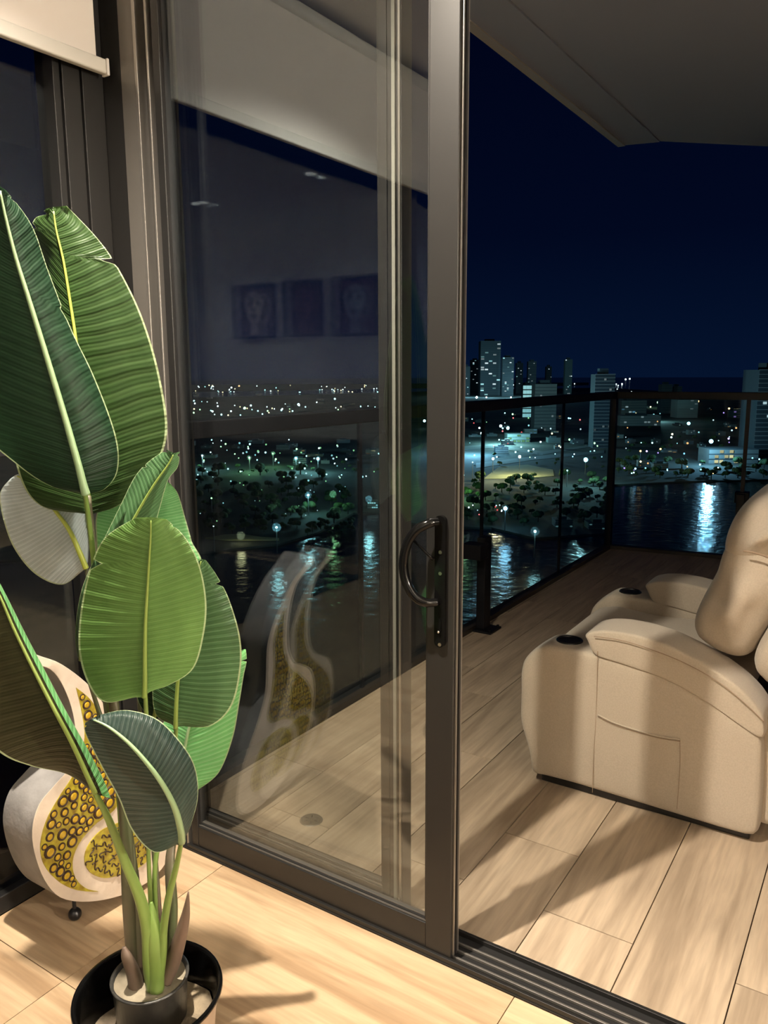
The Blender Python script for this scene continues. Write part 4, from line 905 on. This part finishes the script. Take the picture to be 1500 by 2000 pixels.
# pale car park, lit strip on the near shore
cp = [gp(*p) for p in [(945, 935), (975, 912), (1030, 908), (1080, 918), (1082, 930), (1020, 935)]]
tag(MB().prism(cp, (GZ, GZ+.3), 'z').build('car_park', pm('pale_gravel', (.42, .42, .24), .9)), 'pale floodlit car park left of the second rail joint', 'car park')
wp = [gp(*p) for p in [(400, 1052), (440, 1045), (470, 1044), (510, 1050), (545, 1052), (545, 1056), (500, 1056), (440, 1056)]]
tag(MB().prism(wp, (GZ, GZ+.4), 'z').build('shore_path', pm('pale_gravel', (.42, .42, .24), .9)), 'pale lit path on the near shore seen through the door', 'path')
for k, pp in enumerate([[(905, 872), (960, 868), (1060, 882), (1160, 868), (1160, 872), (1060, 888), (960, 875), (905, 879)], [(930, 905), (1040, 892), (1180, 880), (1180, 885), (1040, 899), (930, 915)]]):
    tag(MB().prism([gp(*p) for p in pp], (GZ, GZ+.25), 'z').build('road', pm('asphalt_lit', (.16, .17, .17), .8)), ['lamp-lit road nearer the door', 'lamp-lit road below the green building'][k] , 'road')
for c_ in [(975, 920), (1020, 922), (1060, 922)]: v = on_z(*c_, GZ); OCC.append((v.x, v.y, 26))
for c_ in [(420, 1052), (450, 1051), (480, 1051), (510, 1053), (535, 1054)]: v = on_z(*c_, GZ); OCC.append((v.x, v.y, 8))
for x0_, y0_, x1_, y1_ in ((905, 875, 960, 871), (960, 871, 1060, 885), (1060, 885, 1160, 870), (930, 910, 1040, 896), (1040, 896, 1180, 882)):
    for k_ in range(9):
        v = on_z(x0_+(x1_-x0_)*k_/8, y0_+(y1_-y0_)*k_/8, GZ); OCC.append((v.x, v.y, 9))
# trees
tm = MB(); r_ = random.Random(2)
for k in range(9):
    a = r_.uniform(0, 6.28); q = r_.uniform(0, .55); tm.ball((q*math.cos(a), q*math.sin(a), 1.0+r_.uniform(-.25, .35)), r_.uniform(.32, .5), 4)
tm.v = [tuple(Vector(v)*(1+.12*noise.noise(Vector(v)*5))) for v in tm.v]
crown = tm.mesh('crown', pm('tree_foliage', (.03, .06, .02), .9, var=(1.5, (.06, .11, .03))), True)
trunk = MB().tube([(0, 0, 0), (0, 0, .8)], [.09, .06], 6).mesh('trunk', pm('tree_bark', (.05, .04, .03), .9), False)
def tree(x, y, px, label, group, must=False):
    v = on_z(x, y, GZ); s = px*.5*(v-CAM).length/FPX
    if not free(v.x, v.y, s*1.0) and not must: return
    t = thing('tree', label, 'tree', v, group)
    for nm, me_ in (('crown', crown), ('trunk', trunk)):
        o = bpy.data.objects.new(nm, me_); COL.objects.link(o); o.parent = t; o.scale = (s, s, s*.85)
    t.rotation_euler.z = rr.uniform(0, 6)
tree(662, 998, 26, 'bright green floodlit tree at the water edge', 'floodlit tree', True)
tree(1008, 942, 24, 'dark tree against the pale car park', 'tree by the car park', True)
for (x0, x1, y0, y1, n, px, w_, gr) in [(350, 690, 925, 1050, 250, (14, 34), 'in the dark park', 'park trees'), (905, 1190, 928, 1030, 130, (14, 34), 'on the near shore', 'shore trees'),
                                        (1205, 1500, 896, 934, 90, (12, 28), 'on the far bank', 'far bank trees'), (905, 1190, 850, 925, 20, (7, 14), 'by the busy streets', 'street trees'), (1205, 1500, 830, 900, 22, (7, 14), 'between the far houses', 'trees between houses'), (350, 760, 880, 930, 22, (8, 16), 'in the left town', 'town trees')]:
    for _ in range(n):
        x = rr.uniform(x0, x1); y = y0+(y1-y0)*rr.random()**.7; q = rr.uniform(*px)
        tree(x, y, q, ('small' if q < px[0]+(px[1]-px[0])*.33 else 'medium' if q < px[0]+(px[1]-px[0])*.66 else 'broad')+' dark tree '+w_+', '+level(y, y0, y1)+' '+near(x), gr)
